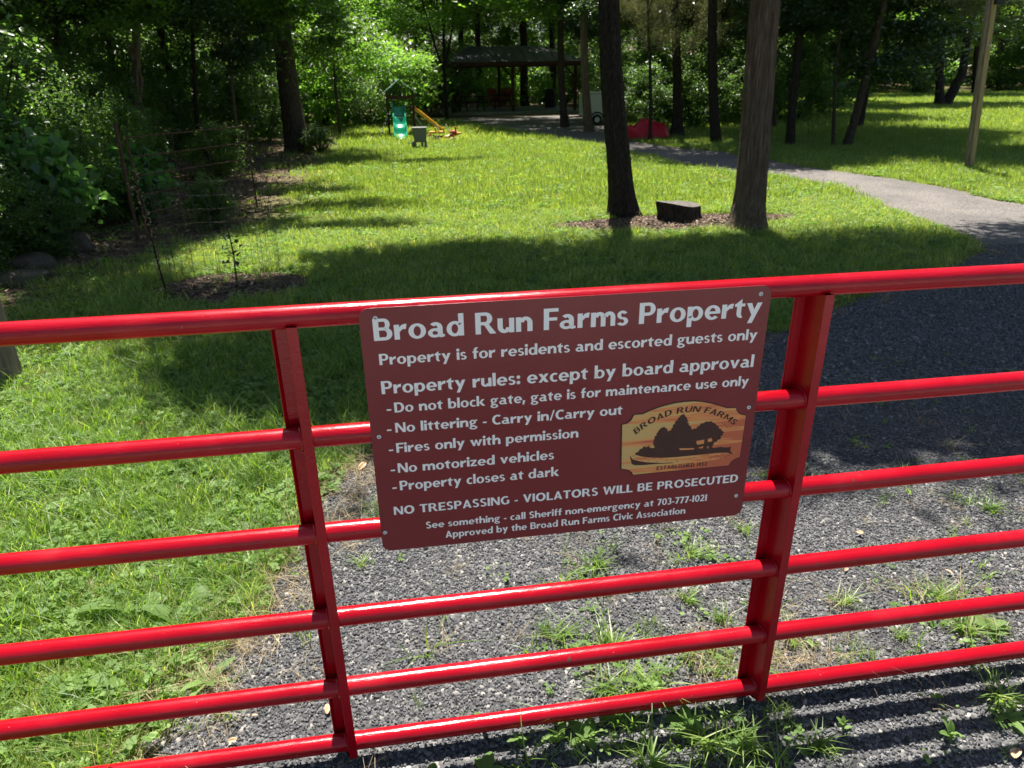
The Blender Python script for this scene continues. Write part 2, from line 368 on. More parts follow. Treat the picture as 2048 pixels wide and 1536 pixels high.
def grain():
    m, nt, out = new_mat('printed_wood_grain')
    b = N(nt, 'ShaderNodeBsdfPrincipled'); nt.links.new(b.outputs[0], out.inputs[0])
    tc = N(nt, 'ShaderNodeTexCoord')
    mp = N(nt, 'ShaderNodeMapping'); mp.inputs['Scale'].default_value = (2.6, 2.2, 60); mp.inputs['Rotation'].default_value = (0, .02, 0); nt.links.new(tc.outputs['Object'], mp.inputs[0])
    n = N(nt, 'ShaderNodeTexNoise'); n.inputs['Scale'].default_value = 1; n.inputs['Detail'].default_value = 5; nt.links.new(mp.outputs[0], n.inputs[0])
    sx = N(nt, 'ShaderNodeSeparateXYZ'); nt.links.new(tc.outputs['Object'], sx.inputs[0])
    gx = N(nt, 'ShaderNodeMapRange'); gx.inputs[1].default_value = .46; gx.inputs[2].default_value = .78; gx.inputs[3].default_value = -.17; gx.inputs[4].default_value = .15; nt.links.new(sx.outputs[0], gx.inputs[0])
    gz = N(nt, 'ShaderNodeMapRange'); gz.inputs[1].default_value = .83; gz.inputs[2].default_value = 1.01; gz.inputs[3].default_value = .10; gz.inputs[4].default_value = -.06; nt.links.new(sx.outputs[2], gz.inputs[0])
    a = N(nt, 'ShaderNodeMath', operation='ADD'); nt.links.new(n.outputs[0], a.inputs[0]); nt.links.new(gx.outputs[0], a.inputs[1])
    a2 = N(nt, 'ShaderNodeMath', operation='ADD'); nt.links.new(a.outputs[0], a2.inputs[0]); nt.links.new(gz.outputs[0], a2.inputs[1])
    nt.links.new(ramp(nt, a2.outputs[0], [(0.34, (0.55, 0.37, 0.13)), (0.45, (0.66, 0.33, 0.10)), (0.49, (0.60, 0.19, 0.06)), (0.55, (0.70, 0.27, 0.08)), (0.63, (0.50, 0.11, 0.045))]), b.inputs['Base Color'])
    b.inputs['Roughness'].default_value = .35
    return m
M['grain'] = grain()

# ------------------------------------------------------------------ the ground
DR_L = [(-1.5, -3), (-1.1, 0.9), (-0.86, 1.5), (-0.78, 1.71), (-0.68, 1.93), (-0.61, 2.14), (-0.56, 2.45), (-0.46, 2.85), (-0.33, 3.1), (-0.05, 3.38), (0.45, 3.6), (1.45, 4.0), (2.19, 4.3), (2.75, 4.6), (3.3, 4.95), (4.15, 5.4), (4.96, 5.85), (5.68, 6.3), (6.02, 6.8), (6.2, 7.5), (6.27, 8.16), (6.42, 9.0), (6.58, 9.8), (6.75, 10.8), (6.6, 11.8), (5.88, 12.7), (5.44, 14.09), (5.25, 16.2), (4.84, 19.02), (4.2, 20.86), (3.28, 24.16), (2.01, 28.87), (0.9, 31.7)]
DR_R = [(9.7, 31.7), (8.4, 27.6), (6.93, 22.43), (6.2, 19.3), (6.6, 17.6), (7.3, 15.98), (7.55, 14.2), (7.7, 12.9), (8.07, 11.76), (8.25, 11.0), (8.34, 10.2), (8.22, 9.35), (8.3, 8.5), (9.5, 6.5), (11, 4), (12, -3)]
def smooth_poly(P, k=4, amp=.04, seed=1):
    R = random.Random(seed); out = []
    for i in range(len(P) - 1):
        for j in range(k):
            t = j / k
            x = P[i][0] * (1 - t) + P[i + 1][0] * t; y = P[i][1] * (1 - t) + P[i + 1][1] * t
            out.append((x + R.uniform(-amp, amp), y + R.uniform(-amp, amp)))
    out.append(P[-1]); return out
DRIVE = smooth_poly(DR_L) + smooth_poly(DR_R, seed=2)
DRV = np.array(DRIVE)
def inside(P, poly):
    x, y = P[:, 0], P[:, 1]; c = np.zeros(len(P), bool); j = len(poly) - 1
    for i in range(len(poly)):
        xi, yi = poly[i]; xj, yj = poly[j]
        cond = ((yi > y) != (yj > y)) & (x < (xj - xi) * (y - yi) / (yj - yi + 1e-12) + xi)
        c ^= cond; j = i
    return c
def hgt(x, y):
    """gentle swells, rising under the far woods; level along the drive"""
    x = np.asarray(x, float); y = np.asarray(y, float)
    far = np.clip((y - 46) / 40, 0, 1) ** 1.6 * 5.0
    lft = np.clip((-x - 3.0) / 6, 0, 1) ** 1.3 * 0.5
    return far + lft
gx = np.concatenate([np.linspace(-150, -12, 24), np.linspace(-11.5, 14, 103), np.linspace(15, 170, 30)])
gy = np.concatenate([np.linspace(-30, -1, 10), np.linspace(-.8, 16, 85), np.linspace(16.5, 60, 60), np.linspace(64, 260, 40)])
GX, GY = np.meshgrid(gx, gy)
GZ = hgt(GX, GY)
near = (np.abs(GX - 1) < 12) & (GY < 16) & (GY > 0)
bmp = (np.sin(GX * 2.3 + GY * 1.1) * np.sin(GY * 1.9 - GX * .7)) * .008
nl = ~inside(np.stack([GX.ravel(), GY.ravel()], 1), DRIVE).reshape(GX.shape)
GZ = GZ + np.where(near & nl & (GX < -1), np.abs(bmp), 0) - .002
V = np.stack([GX.ravel(), GY.ravel(), GZ.ravel()], 1)
nx_, ny_ = len(gx), len(gy)
ii = (np.arange(ny_ - 1)[:, None] * nx_ + np.arange(nx_ - 1)[None, :]).ravel()
ground = link(bpy.data.objects.new('ground', fastmesh('ground', V, np.stack([ii, ii + 1, ii + nx_ + 1, ii + nx_], 1), M['soil'], smooth=True)))
tag(ground, kind='structure')

me = bpy.data.meshes.new('driveway')
bm = bmesh.new(); vs = [bm.verts.new((x, y, 0.004)) for x, y in DRIVE]; bm.faces.new(vs); bmesh.ops.triangulate(bm, faces=bm.faces[:])
for f_ in bm.faces:
    if f_.normal.z < 0: f_.normal_flip()
bm.to_mesh(me); bm.free(); me.materials.append(M['gravel'])
tag(link(bpy.data.objects.new('driveway', me)), kind='structure')

# unseen pale street added behind the viewer to bounce light onto the sign
tag(MB().sheet([(-60, -9.5), (60, -9.5), (60, -1.6), (-60, -1.6)], -.02, .010).build('bounce_road', M['bounce_asphalt']), kind='structure')
# ------------------------------------------------------------------ the red gate
GY0 = 1.4498
RAILS = [1.26, 0.9791, 0.7255, 0.4741, 0.2417, 0.042]
gate = empty('pipe_gate', (0, GY0, 0), label='bright red painted steel pipe gate with six rails across the gravel drive', cat='gate')
def lift(o, par):        # children are modelled in world space; keep them there under their empty
    o.parent = par; o.matrix_parent_inverse = Matrix.Translation(par.location).inverted(); return o
XL, XR = -1.55, 3.45
for k, z in enumerate(RAILS):
    n = 60; pts = []
    R_ = random.Random(k)
    for i in range(n + 1):
        x = XL + (XR - XL) * i / n
        pts.append((x, GY0 + .0008 * math.sin(x * 3 + k), z + .0012 * math.sin(x * 2.1 + k * 1.7)))
    lift(MB().tube(pts, .0243, n=28).build('rail', M['red'], smooth=True), gate)
def upright(x0):
    prof = [(0, -.0305), (0, -.0275), (-.0195, -.0275), (-.0315, .0305), (-.0560, .0305), (-.0625, .0235), (-.0648, .0255), (-.0575, .0335), (-.0340, .0335), (-.0220, -.0305)]
    vs = [(x0 + px, GY0 + py, z) for z in (.012, 1.246) for px, py in prof]
    n = len(prof)
    fs = [tuple(reversed(range(n))), tuple(range(n, 2 * n))] + [(k, (k + 1) % n, n + (k + 1) % n, n + k) for k in range(n)]
    me_ = MB().add(vs, fs).build('upright', M['red'], bevel=.0008)
    # weld beads where the rails pass
    for z in RAILS[1:]:
        pts = []
        for a in range(0, 13):
            th = PI * (.05 + 1.9 * a / 12)
            yy = math.cos(th) * .026; zz = math.sin(th) * .026
            pts.append((x0 - .0265 - (yy) / .058 * .012 - .003, GY0 + yy, z + zz))
        wb = MB().tube(pts, [.0032 + .0012 * math.sin(a * 2.2 + z * 9) for a in range(13)], n=6)
        wb.build('weld_bead', M['red'], smooth=True).parent = me_
    lift(me_, gate)
    return me_
for x0 in (-1.42, -.2296, .9447, 2.12): upright(x0)
for x in (XL, XR):
    lift(MB().tube([(x, GY0, .02), (x, GY0, 1.284)], .0243, n=24).build('end_tube', M['red'], smooth=True), gate)

# ------------------------------------------------------------------ lettering: a sans of our own, drawn from bars and rings
def rc(x0, y0, x1, y1): return [[(x0, y0), (x1, y0), (x1, y1), (x0, y1)]]
def pg(*p): return [list(p)]
def ar(cx, cy, Rx, Ry, rx, ry, a0, a1):
    out = []; n = max(6, int(abs(a1 - a0) / 12))
    for i in range(n):
        t0 = math.radians(a0 + (a1 - a0) * i / n); t1 = math.radians(a0 + (a1 - a0) * (i + 1) / n)
        q = [(cx + Rx * math.cos(t0), cy + Ry * math.sin(t0)), (cx + Rx * math.cos(t1), cy + Ry * math.sin(t1))]
        if rx <= 0 and ry <= 0: q += [(cx, cy)]
        else: q += [(cx + rx * math.cos(t1), cy + ry * math.sin(t1)), (cx + rx * math.cos(t0), cy + ry * math.sin(t0))]
        out.append(q)
    return out
W = .25
bowl_l = ar(.43, .335, .39, .355, .155, .22, 0, 360)
G = {
'I': (rc(0, 0, .26, 1), .26), 'l': (rc(0, 0, W, 1.03), W),
'i': (rc(0, 0, W, .68) + ar(W / 2, .89, .145, .14, 0, 0, 0, 360), W),
'B': (rc(0, 0, .26, 1) + rc(.2, .86, .5, 1) + rc(.2, .46, .5, .60) + rc(.2, 0, .52, .15) + ar(.5, .73, .28, .27, .06, .13, -90, 90) + ar(.52, .295, .35, .295, .10, .15, -90, 90), .87),
'D': (rc(0, 0, .26, 1) + rc(.2, .84, .44, 1) + rc(.2, 0, .44, .16) + ar(.44, .5, .52, .5, .25, .34, -90, 90), .96),
'P': (rc(0, 0, .26, 1) + rc(.2, .85, .48, 1) + rc(.2, .38, .48, .53) + ar(.48, .69, .34, .31, .09, .16, -90, 90), .82),
'R': (rc(0, 0, .26, 1) + rc(.2, .85, .48, 1) + rc(.2, .41, .5, .56) + ar(.48, .705, .34, .295, .09, .145, -90, 90) + pg((.38, .48), (.62, .48), (1.0, 0), (.69, 0)), .98),
'F': (rc(0, 0, .26, 1) + rc(.2, .84, .72, 1) + rc(.2, .43, .66, .58), .70),
'E': (rc(0, 0, .26, 1) + rc(.2, .84, .74, 1) + rc(.2, .43, .68, .58) + rc(.2, 0, .76, .16), .76),
'L': (rc(0, 0, .26, 1) + rc(.2, 0, .72, .16), .70),
'C': (ar(.54, .5, .54, .52, .27, .35, 52, 308), .86),
'G': (ar(.54, .5, .54, .52, .27, .35, 52, 320) + rc(.70, .08, .96, .52), .96),
'O': (ar(.56, .5, .56, .52, .28, .34, 0, 360), 1.12),
'N': (rc(0, 0, .22, 1) + rc(.76, 0, .98, 1) + pg((0, 1), (.27, 1), (.98, 0), (.71, 0)), .98),
'S': (ar(.36, .735, .34, .28, .10, .13, 25, 270) + ar(.36, .27, .37, .285, .12, .135, -155, 90), .73),
'T': (rc(0, .84, .84, 1) + rc(.29, 0, .55, .9), .84),
'U': (rc(0, .4, .26, 1) + rc(.68, .4, .92, 1) + ar(.46, .4, .46, .42, .21, .26, 180, 360), .92),
'V': (pg((0, 1), (.28, 1), (.57, .18), (.57, 0), (.39, 0)) + pg((.39, 0), (.59, 0), (.96, 1), (.70, 1)), .96),
'W': (pg((0, 1), (.27, 1), (.52, 0), (.32, 0)) + pg((.32, 0), (.50, 0), (.80, 1), (.64, 1)) + pg((.64, 1), (.82, 1), (1.12, 0), (.94, 0)) + pg((.94, 0), (1.14, 0), (1.46, 1), (1.20, 1)), 1.46),
'A': (pg((0, 0), (.26, 0), (.58, 1), (.38, 1)) + pg((.38, 1), (.58, 1), (.98, 0), (.70, 0)) + rc(.2, .2, .76, .35), .98),
'H': (rc(0, 0, .26, 1) + rc(.66, 0, .92, 1) + rc(.2, .42, .7, .58), .92),
'M': (rc(0, 0, .22, 1) + rc(.88, 0, 1.12, 1) + pg((0, 1), (.26, 1), (.64, .2), (.48, .2)) + pg((.48, .2), (.64, .2), (1.12, 1), (.86, 1)), 1.12),
'o': (ar(.41, .335, .41, .355, .17, .23, 0, 360), .82),
'r': (rc(0, 0, W, .68) + pg((.2, .36), (.22, .52), (.36, .66), (.50, .70), (.60, .70), (.55, .46), (.40, .47), (.25, .34)), .58),
'n': (rc(0, 0, W, .68) + ar(.47, .40, .335, .295, .085, .13, 0, 168) + rc(.555, 0, .805, .41), .805),
'm': (rc(0, 0, W, .68) + ar(.43, .41, .305, .285, .065, .12, 0, 168) + rc(.495, 0, .735, .42) + ar(.92, .41, .305, .285, .065, .12, 0, 168) + rc(.985, 0, 1.225, .42), 1.225),
'h': (rc(0, 0, W, 1.03) + ar(.47, .40, .335, .295, .085, .13, 0, 168) + rc(.555, 0, .805, .41), .805),
'u': (rc(0, .28, W, .68) + rc(.555, 0, .805, .68) + ar(.335, .28, .335, .295, .085, .13, 180, 350), .805),
'a': (rc(.46, .12, .70, .45) + ar(.37, .42, .33, .275, .09, .12, 0, 138) + ar(.33, .20, .33, .215, .12, .09, 40, 320) + rc(.33, .29, .52, .415) + pg((.46, .14), (.48, .03), (.60, -.02), (.78, .01), (.80, .11), (.70, .13)), .80),
'b': (rc(0, 0, W, 1.03) + bowl_l, .82),
'd': (ar(.39, .335, .39, .355, .155, .22, 0, 360) + rc(.57, 0, .82, 1.03), .82),
'p': (rc(0, -.30, W, .68) + bowl_l, .82),
'g': (ar(.34, .455, .32, .24, .11, .12, 0, 360) + pg((.48, .56), (.62, .69), (.80, .69), (.80, .57)) + ar(.39, -.12, .39, .20, .19, .09, 0, 360) + pg((.10, .27), (.26, .25), (.27, .15), (.20, .05), (.06, .10)) + pg((.18, .04), (.5, .02), (.55, .10), (.20, .16)), .80),
'c': (ar(.39, .335, .39, .355, .15, .22, 52, 308), .62),
'e': (ar(.41, .335, .41, .355, .165, .225, 0, 318) + rc(.2, .27, .815, .39), .81),
's': (ar(.27, .49, .26, .205, .075, .085, 25, 270) + ar(.28, .185, .29, .205, .08, .09, -155, 90), .57),
't': (rc(.12, .2, .36, .68) + rc(0, .54, .54, .68) + pg((.12, .66), (.36, .66), (.36, .90), (.05, .68)) + ar(.37, .21, .25, .225, .01, .075, 180, 290), .54),
'f': (rc(.10, 0, .35, .80) + rc(0, .54, .52, .68) + ar(.40, .78, .30, .26, .05, .12, 70, 180), .50),
'y': (pg((0, .68), (.27, .68), (.52, .12), (.37, -.03)) + pg((.12, -.30), (.37, -.30), (.82, .68), (.56, .68)), .82),
'v': (pg((0, .68), (.27, .68), (.50, 0), (.32, 0)) + pg((.32, 0), (.50, 0), (.82, .68), (.56, .68)), .82),
'w': (pg((0, .68), (.26, .68), (.47, 0), (.29, 0)) + pg((.29, 0), (.46, 0), (.68, .68), (.52, .68)) + pg((.52, .68), (.68, .68), (.91, 0), (.74, 0)) + pg((.74, 0), (.92, 0), (1.2, .68), (.95, .68)), 1.2),
'x': (pg((0, .68), (.29, .68), (.82, 0), (.53, 0)) + pg((0, 0), (.25, 0), (.80, .68), (.54, .68)), .82),
'k': (rc(0, 0, W, 1.03) + pg((.22, .34), (.54, .68), (.82, .68), (.46, .34)) + pg((.22, .36), (.48, .42), (.86, 0), (.56, 0)), .84),
'z': (rc(0, .54, .64, .68) + rc(0, 0, .66, .14) + pg((0, .12), (.27, .12), (.64, .56), (.37, .56)), .66),
'7': (rc(0, .84, .64, 1) + pg((.40, .9), (.64, .92), (.36, 0), (.10, 0)), .64),
'0': (ar(.37, .5, .37, .52, .14, .36, 0, 360), .74),
'3': (ar(.27, .74, .31, .28, .09, .14, -85, 145) + ar(.26, .28, .36, .30, .12, .15, -145, 88), .62),
'1': (rc(.03, 0, .28, 1), .31),
'2': (ar(.31, .69, .31, .33, .09, .18, -35, 160) + pg((0, .10), (.28, .10), (.60, .54), (.40, .62)) + rc(0, 0, .66, .15), .66),
'5': (rc(.06, .84, .60, 1) + rc(.06, .5, .26, .9) + ar(.26, .31, .36, .32, .12, .17, -145, 130), .62),
'9': (ar(.34, .68, .34, .34, .12, .19, 0, 360) + pg((.46, .6), (.68, .62), (.40, 0), (.14, 0)), .68),
'-': (rc(0, .25, .36, .40), .36),
',': (pg((.02, .24), (.27, .24), (.12, -.2), (-.03, -.2)), .27),
':': (ar(.14, .13, .145, .14, 0, 0, 0, 360) + ar(.14, .56, .145, .14, 0, 0, 0, 360), .28),
'/': (pg((0, -.05), (.15, -.05), (.50, 1.05), (.35, 1.05)), .5),
' ': ([], .38)}
def layout(txt, gap=.10):
    out = []; x = 0
    for ch in txt:
        polys, adv = G[ch]
        out.append((polys, x)); x += adv + gap
    return out, x - gap
def text_mesh(txt, x0, x1, base, cap, y, gap=.10):
    lay, w = layout(txt, gap); sx = (x1 - x0) / w
    mb = MB(); k = 0
    for polys, ox in lay:
        for P in polys:
            yy = y - 1.2e-5 * (k % 9); k += 1
            mb.add([(x0 + (ox + px) * sx, yy, base + py * cap) for px, py in P], [tuple(range(len(P)))])
    return mb

# ------------------------------------------------------------------ the property sign
SY = 1.4216          # front face of the sheet
sign = empty('property_sign', (.343, SY, .976), label='maroon property rules sign with pale lettering screwed to the red gate', cat='sign')
def rrect(x0, z0, x1, z1, r, n=7):
    pts = []
    for cx, cz, a in ((x1 - r, z1 - r, 0), (x0 + r, z1 - r, 90), (x0 + r, z0 + r, 180), (x1 - r, z0 + r, 270)):
        for i in range(n + 1):
            t = math.radians(a + 90 * i / n); pts.append((cx + r * math.cos(t), cz + r * math.sin(t)))
    return pts
def plate(pts, y0, y1):
    n = len(pts)
    return [(x, y0, z) for x, z in pts] + [(x, y1, z) for x, z in pts], [tuple(range(n)), tuple(reversed(range(n, 2 * n)))] + [(k, n + k, n + (k + 1) % n, (k + 1) % n) for k in range(n)]
vs, fs = plate([((x - .343) + .343, z) for x, z in rrect(-.106, .6765, .7915, 1.2765, .022)], SY, SY + .0028)
lift(mesh('sheet', vs, fs, M['sign']), sign)
TL = [("Broad Run Farms Property", -.0793, .7735, 1.2055, .0478), ("Property is for residents and escorted guests only", -.0728, .771, 1.1510, .0250),
      ("Property rules: except by board approval", -.074, .7712, 1.0836, .0302), ("Do not block gate, gate is for maintenance use only", -.0503, .765, 1.0378, .0238),
      ("No littering - Carry in/Carry out", -.052, .464, .9888, .0238), ("Fires only with permission", -.0538, .3617, .9385, .0240),
      ("No motorized vehicles", -.0545, .305, .8868, .0243), ("Property closes at dark", -.0535, .317, .8404, .0248),
      ("NO TRESPASSING - VIOLATORS WILL BE PROSECUTED", -.072, .770, .7756, .0222), ("See something - call Sheriff non-emergency at 703-777-1021", -.001, .6945, .7293, .0188),
      ("Approved by the Broad Run Farms Civic Association", .0434, .641, .6977, .0188)]
for t, a, b, z, c in TL:
    lift(text_mesh(t, a, b, z, c, SY - .00025, gap=.085 if t[0:2] != 'NO' else .11).build('text_line', M['letter']), sign)
for z in (1.0378, .9888, .9385, .8868, .8404):
    xd = -.067 if z > 1 else -.0705
    lift(MB().add([(xd, SY - .00025, z + .0055), (xd + .0098, SY - .00025, z + .0055), (xd + .0098, SY - .00025, z + .0092), (xd, SY - .00025, z + .0092)], [(0, 1, 2, 3)]).build('bullet_dash', M['letter']), sign)
# emblem
OUT = [(0.4655, 0.9614), (0.4768, 0.9632), (0.4861, 0.97), (0.4932, 0.9844), (0.5142, 0.9845), (0.5322, 0.9923), (0.5563, 0.9996), (0.5737, 1.0032), (0.5911, 1.006), (0.6123, 1.0074), (0.6354, 1.007), (0.6571, 1.0036), (0.6775, 0.9977), (0.6999, 0.9898), (0.7189, 0.9824), (0.7418, 0.9808), (0.7435, 0.974), (0.75, 0.9657), (0.7578, 0.9616), (0.7692, 0.9588), (0.7672, 0.8462), (0.7562, 0.8436), (0.7466, 0.837), (0.7404, 0.8253), (0.4996, 0.8245), (0.4956, 0.832), (0.4889, 0.8378), (0.4806, 0.8416), (0.4696, 0.8438)]
ISL = [(0.5001, 0.8796), (0.5103, 0.8895), (0.5188, 0.8965), (0.524, 0.8999), (0.5279, 0.8956), (0.533, 0.9001), (0.5365, 0.8948), (0.5425, 0.8923), (0.5496, 0.8935), (0.5435, 0.904), (0.5448, 0.9117), (0.546, 0.9193), (0.5507, 0.9286), (0.5538, 0.9361), (0.5586, 0.9434), (0.5655, 0.9466), (0.573, 0.943), (0.5791, 0.9338), (0.5859, 0.938), (0.5888, 0.9464), (0.5935, 0.9556), (0.5999, 0.9646), (0.6046, 0.9718), (0.6122, 0.9768), (0.6192, 0.9686), (0.6255, 0.9585), (0.6242, 0.9528), (0.6304, 0.9445), (0.6387, 0.9331), (0.6492, 0.937), (0.6557, 0.9442), (0.6678, 0.9508), (0.6804, 0.9516), (0.6919, 0.9458), (0.7001, 0.9382), (0.7065, 0.9298), (0.7166, 0.9211), (0.7166, 0.9132), (0.7107, 0.9078), (0.7131, 0.9027), (0.7043, 0.8985), (0.6958, 0.8914), (0.6924, 0.8797), (0.6991, 0.8781), (0.742, 0.877), (0.7394, 0.8672), (0.7502, 0.855), (0.7325, 0.8618), (0.7137, 0.8636), (0.6765, 0.8632), (0.6396, 0.8628), (0.6029, 0.8625), (0.5662, 0.8641), (0.5332, 0.8684), (0.5149, 0.8732)]
HOL = [[(0.6092, 0.8858), (0.6469, 0.8831), (0.6473, 0.8791), (0.6124, 0.8805)], [(0.6507, 0.9016), (0.6707, 0.9037), (0.6708, 0.8928), (0.6535, 0.8915)], [(0.6788, 0.9049), (0.6887, 0.9069), (0.6915, 0.8978), (0.6806, 0.8958)], [(0.6562, 0.8822), (0.6651, 0.8854), (0.6706, 0.8858), (0.6684, 0.8795)], [(0.679, 0.8846), (0.6836, 0.8846), (0.6842, 0.8785), (0.6801, 0.8789)]]
CAN = [(0.4875, 0.8798), (0.4954, 0.8672), (0.512, 0.8605), (0.5304, 0.8557), (0.5672, 0.8499), (0.5985, 0.8482), (0.5968, 0.8464), (0.5528, 0.8484), (0.52, 0.8487), (0.4999, 0.8507), (0.4934, 0.8554)]
WAV = [(0.4967, 0.876), (0.5061, 0.8691), (0.5154, 0.8652), (0.5243, 0.8667), (0.5338, 0.8593), (0.548, 0.8639), (0.5559, 0.8555), (0.5665, 0.8601), (0.5796, 0.8564), (0.6035, 0.8548), (0.6076, 0.8499), (0.6386, 0.8539), (0.6494, 0.8568), (0.6593, 0.8498), (0.6733, 0.8585), (0.6823, 0.8606), (0.6909, 0.8501), (0.7051, 0.8568), (0.7197, 0.8594), (0.7174, 0.846), (0.7283, 0.849), (0.7371, 0.8542), (0.5121, 0.8585)]
BIR = [(0.7105, 0.9435), (0.7164, 0.9397), (0.7206, 0.9344), (0.7247, 0.9311), (0.7304, 0.9296), (0.7347, 0.9322)]
def flat(name, polys, y, mat, par):
    mb = MB()
    for k, P in enumerate(polys):
        a = sum(P[i][0] * P[(i + 1) % len(P)][1] - P[(i + 1) % len(P)][0] * P[i][1] for i in range(len(P)))
        if a < 0: P = P[::-1]
        mb.add([(x, y - 1e-5 * (k % 5), z) for x, z in P], [tuple(range(len(P)))])
    o = mb.build(name, mat)
    bmq = bmesh.new(); bmq.from_mesh(o.data); bmesh.ops.triangulate(bmq, faces=bmq.faces[:]); bmq.to_mesh(o.data); bmq.free()
    return lift(o, par)
cx_, cz_ = .618, .915
flat('emblem_rim', [[(cx_ + (x - cx_) * 1.018 - .0012, cz_ + (z - cz_) * 1.03 + .0006) for x, z in OUT]], SY - .0001, M['logo_rim'], sign)
emb = flat('emblem', [OUT], SY - .0004, M['grain'], sign)
def jag(P, amp=.0022, k=3, seed=5, lo=.866):
    R = random.Random(seed); out = []
    for i in range(len(P)):
        a, b = P[i], P[(i + 1) % len(P)]
        out.append(a)
        if min(a[1], b[1]) < lo + .01: continue
        L = math.hypot(b[0] - a[0], b[1] - a[1]); nx, nz = -(b[1] - a[1]) / L, (b[0] - a[0]) / L
        for j in range(1, k):
            t = j / k; s = amp * (1 if j % 2 else -.35) * R.uniform(.5, 1.1)
            out.append((a[0] + (b[0] - a[0]) * t + nx * s, a[1] + (b[1] - a[1]) * t + nz * s))
    return out
flat('tree_print', [jag(ISL)], SY - .0006, M['logo_dark'], sign)
flat('wood_gap_print', HOL, SY - .0008, M['grain'], sign)
flat('canoe_print', [CAN], SY - .0006, M['logo_dark'], sign)
R_ = random.Random(3)
wp_ = flat('wave_print', [[(x - .0035, z + .0003), (x - .001, z - .0006), (x + .0035, z + .0001), (x + .0038, z + .0011), (x, z + .0004)] for x, z in WAV] + [[(x - .002, z + .0012), (x + .002, z - .0008), (x + .0028, z + .0002), (x - .0012, z + .0020)] for x, z in BIR], SY - .0006, M['logo_dark'], sign)
wp_['kind'] = 'stuff'
# arched name and date on the emblem
def arch_text(txt, cx, cz, Rr, a0, a1, cap, par, shear=0.0):
    lay, w = layout(txt, .12); mb = MB(); k = 0
    for polys, ox in lay:
        for P in polys:
            q = []
            for px, py in P:
                t = (ox + px + shear * py) / w
                a = math.radians(a0 + (a1 - a0) * t); r = Rr + py * cap
                q.append((cx + r * math.sin(a), SY - .0007 - 1e-5 * (k % 9), cz + r * math.cos(a)))
            k += 1; mb.add(q, [tuple(range(len(q)))])
    return lift(mb.build('arched_text', M['logo_dark']), par)
arch_text("BROAD RUN FARMS", .6215, .802, .1785, -43, 41.5, .0150, sign, .15)
lift(text_mesh("ESTABLISHED 1952", .5570, .6845, .8312, .0105, SY - .0007, gap=.14).build('date_text', M['logo_dark']), sign)
for x, z in ((-.0728, 1.255), (.7671, 1.2577), (-.089, .9816), (.7739, .9797), (-.097, .7294), (.771, .7352)):
    mb = MB(); n = 16
    vs = [(x + .0050 * math.cos(2 * PI * k / n), SY - .0003, z + .0050 * math.sin(2 * PI * k / n)) for k in range(n)] + \
         [(x + .0036 * math.cos(2 * PI * k / n), SY - .0022, z + .0036 * math.sin(2 * PI * k / n)) for k in range(n)] + \
         [(x + .0016 * math.cos(2 * PI * k / n), SY - .0022, z + .0016 * math.sin(2 * PI * k / n)) for k in range(n)] + \
         [(x, SY - .0002, z)]
    fs = [(k, (k + 1) % n, n + (k + 1) % n, n + k) for k in range(n)] + [(n + k, n + (k + 1) % n, 2 * n + (k + 1) % n, 2 * n + k) for k in range(n)]
    sc_ = lift(mb.add(vs, fs).build('rivet', M['white'], smooth=True), sign)
    mb = MB().add([(x + .0016 * math.cos(2 * PI * k / n), SY - .0015, z + .0016 * math.sin(2 * PI * k / n)) for k in range(n)], [tuple(range(n))])
    h_ = mb.build('rivet_hole', M['rubber']); h_.parent = sc_

gate.location.z += .025; sign.location.z += .025

# ------------------------------------------------------------------ leaf clouds
def leaf_arrays(C, size, r, droop=.25, aspect=.55, tilt=.6, fold=.18, szvar=.35):
    """leaves as two folded triangles each; C centres (n,3)"""
    n = len(C)
    az = r.uniform(0, 2 * PI, n)
    t = np.stack([np.cos(az), np.sin(az), -np.abs(r.normal(droop, .35, n))], 1); t /= np.linalg.norm(t, axis=1)[:, None]
    nn = np.stack([r.normal(0, tilt, n), r.normal(0, tilt, n), np.ones(n)], 1)
    nn -= t * (nn * t).sum(1)[:, None]; nn /= np.linalg.norm(nn, axis=1)[:, None]
    s = np.cross(nn, t)
    L = (size * np.exp(r.normal(0, szvar, n)))[:, None]
    Wd = L * aspect
    b = C - t * L * .5; tip = C + t * L * .5 - nn * L * .08
    m = C - t * L * .05
    ri = m + s * Wd * .5 + nn * Wd * fold; le = m - s * Wd * .5 + nn * Wd * fold
    V = np.stack([b, ri, tip, le], 1).reshape(-1, 3)
    base = np.arange(n)[:, None] * 4
    Fc = np.concatenate([base + np.array([[0, 1, 2]]), base + np.array([[0, 2, 3]])], 1).reshape(-1, 3)
    return V, Fc
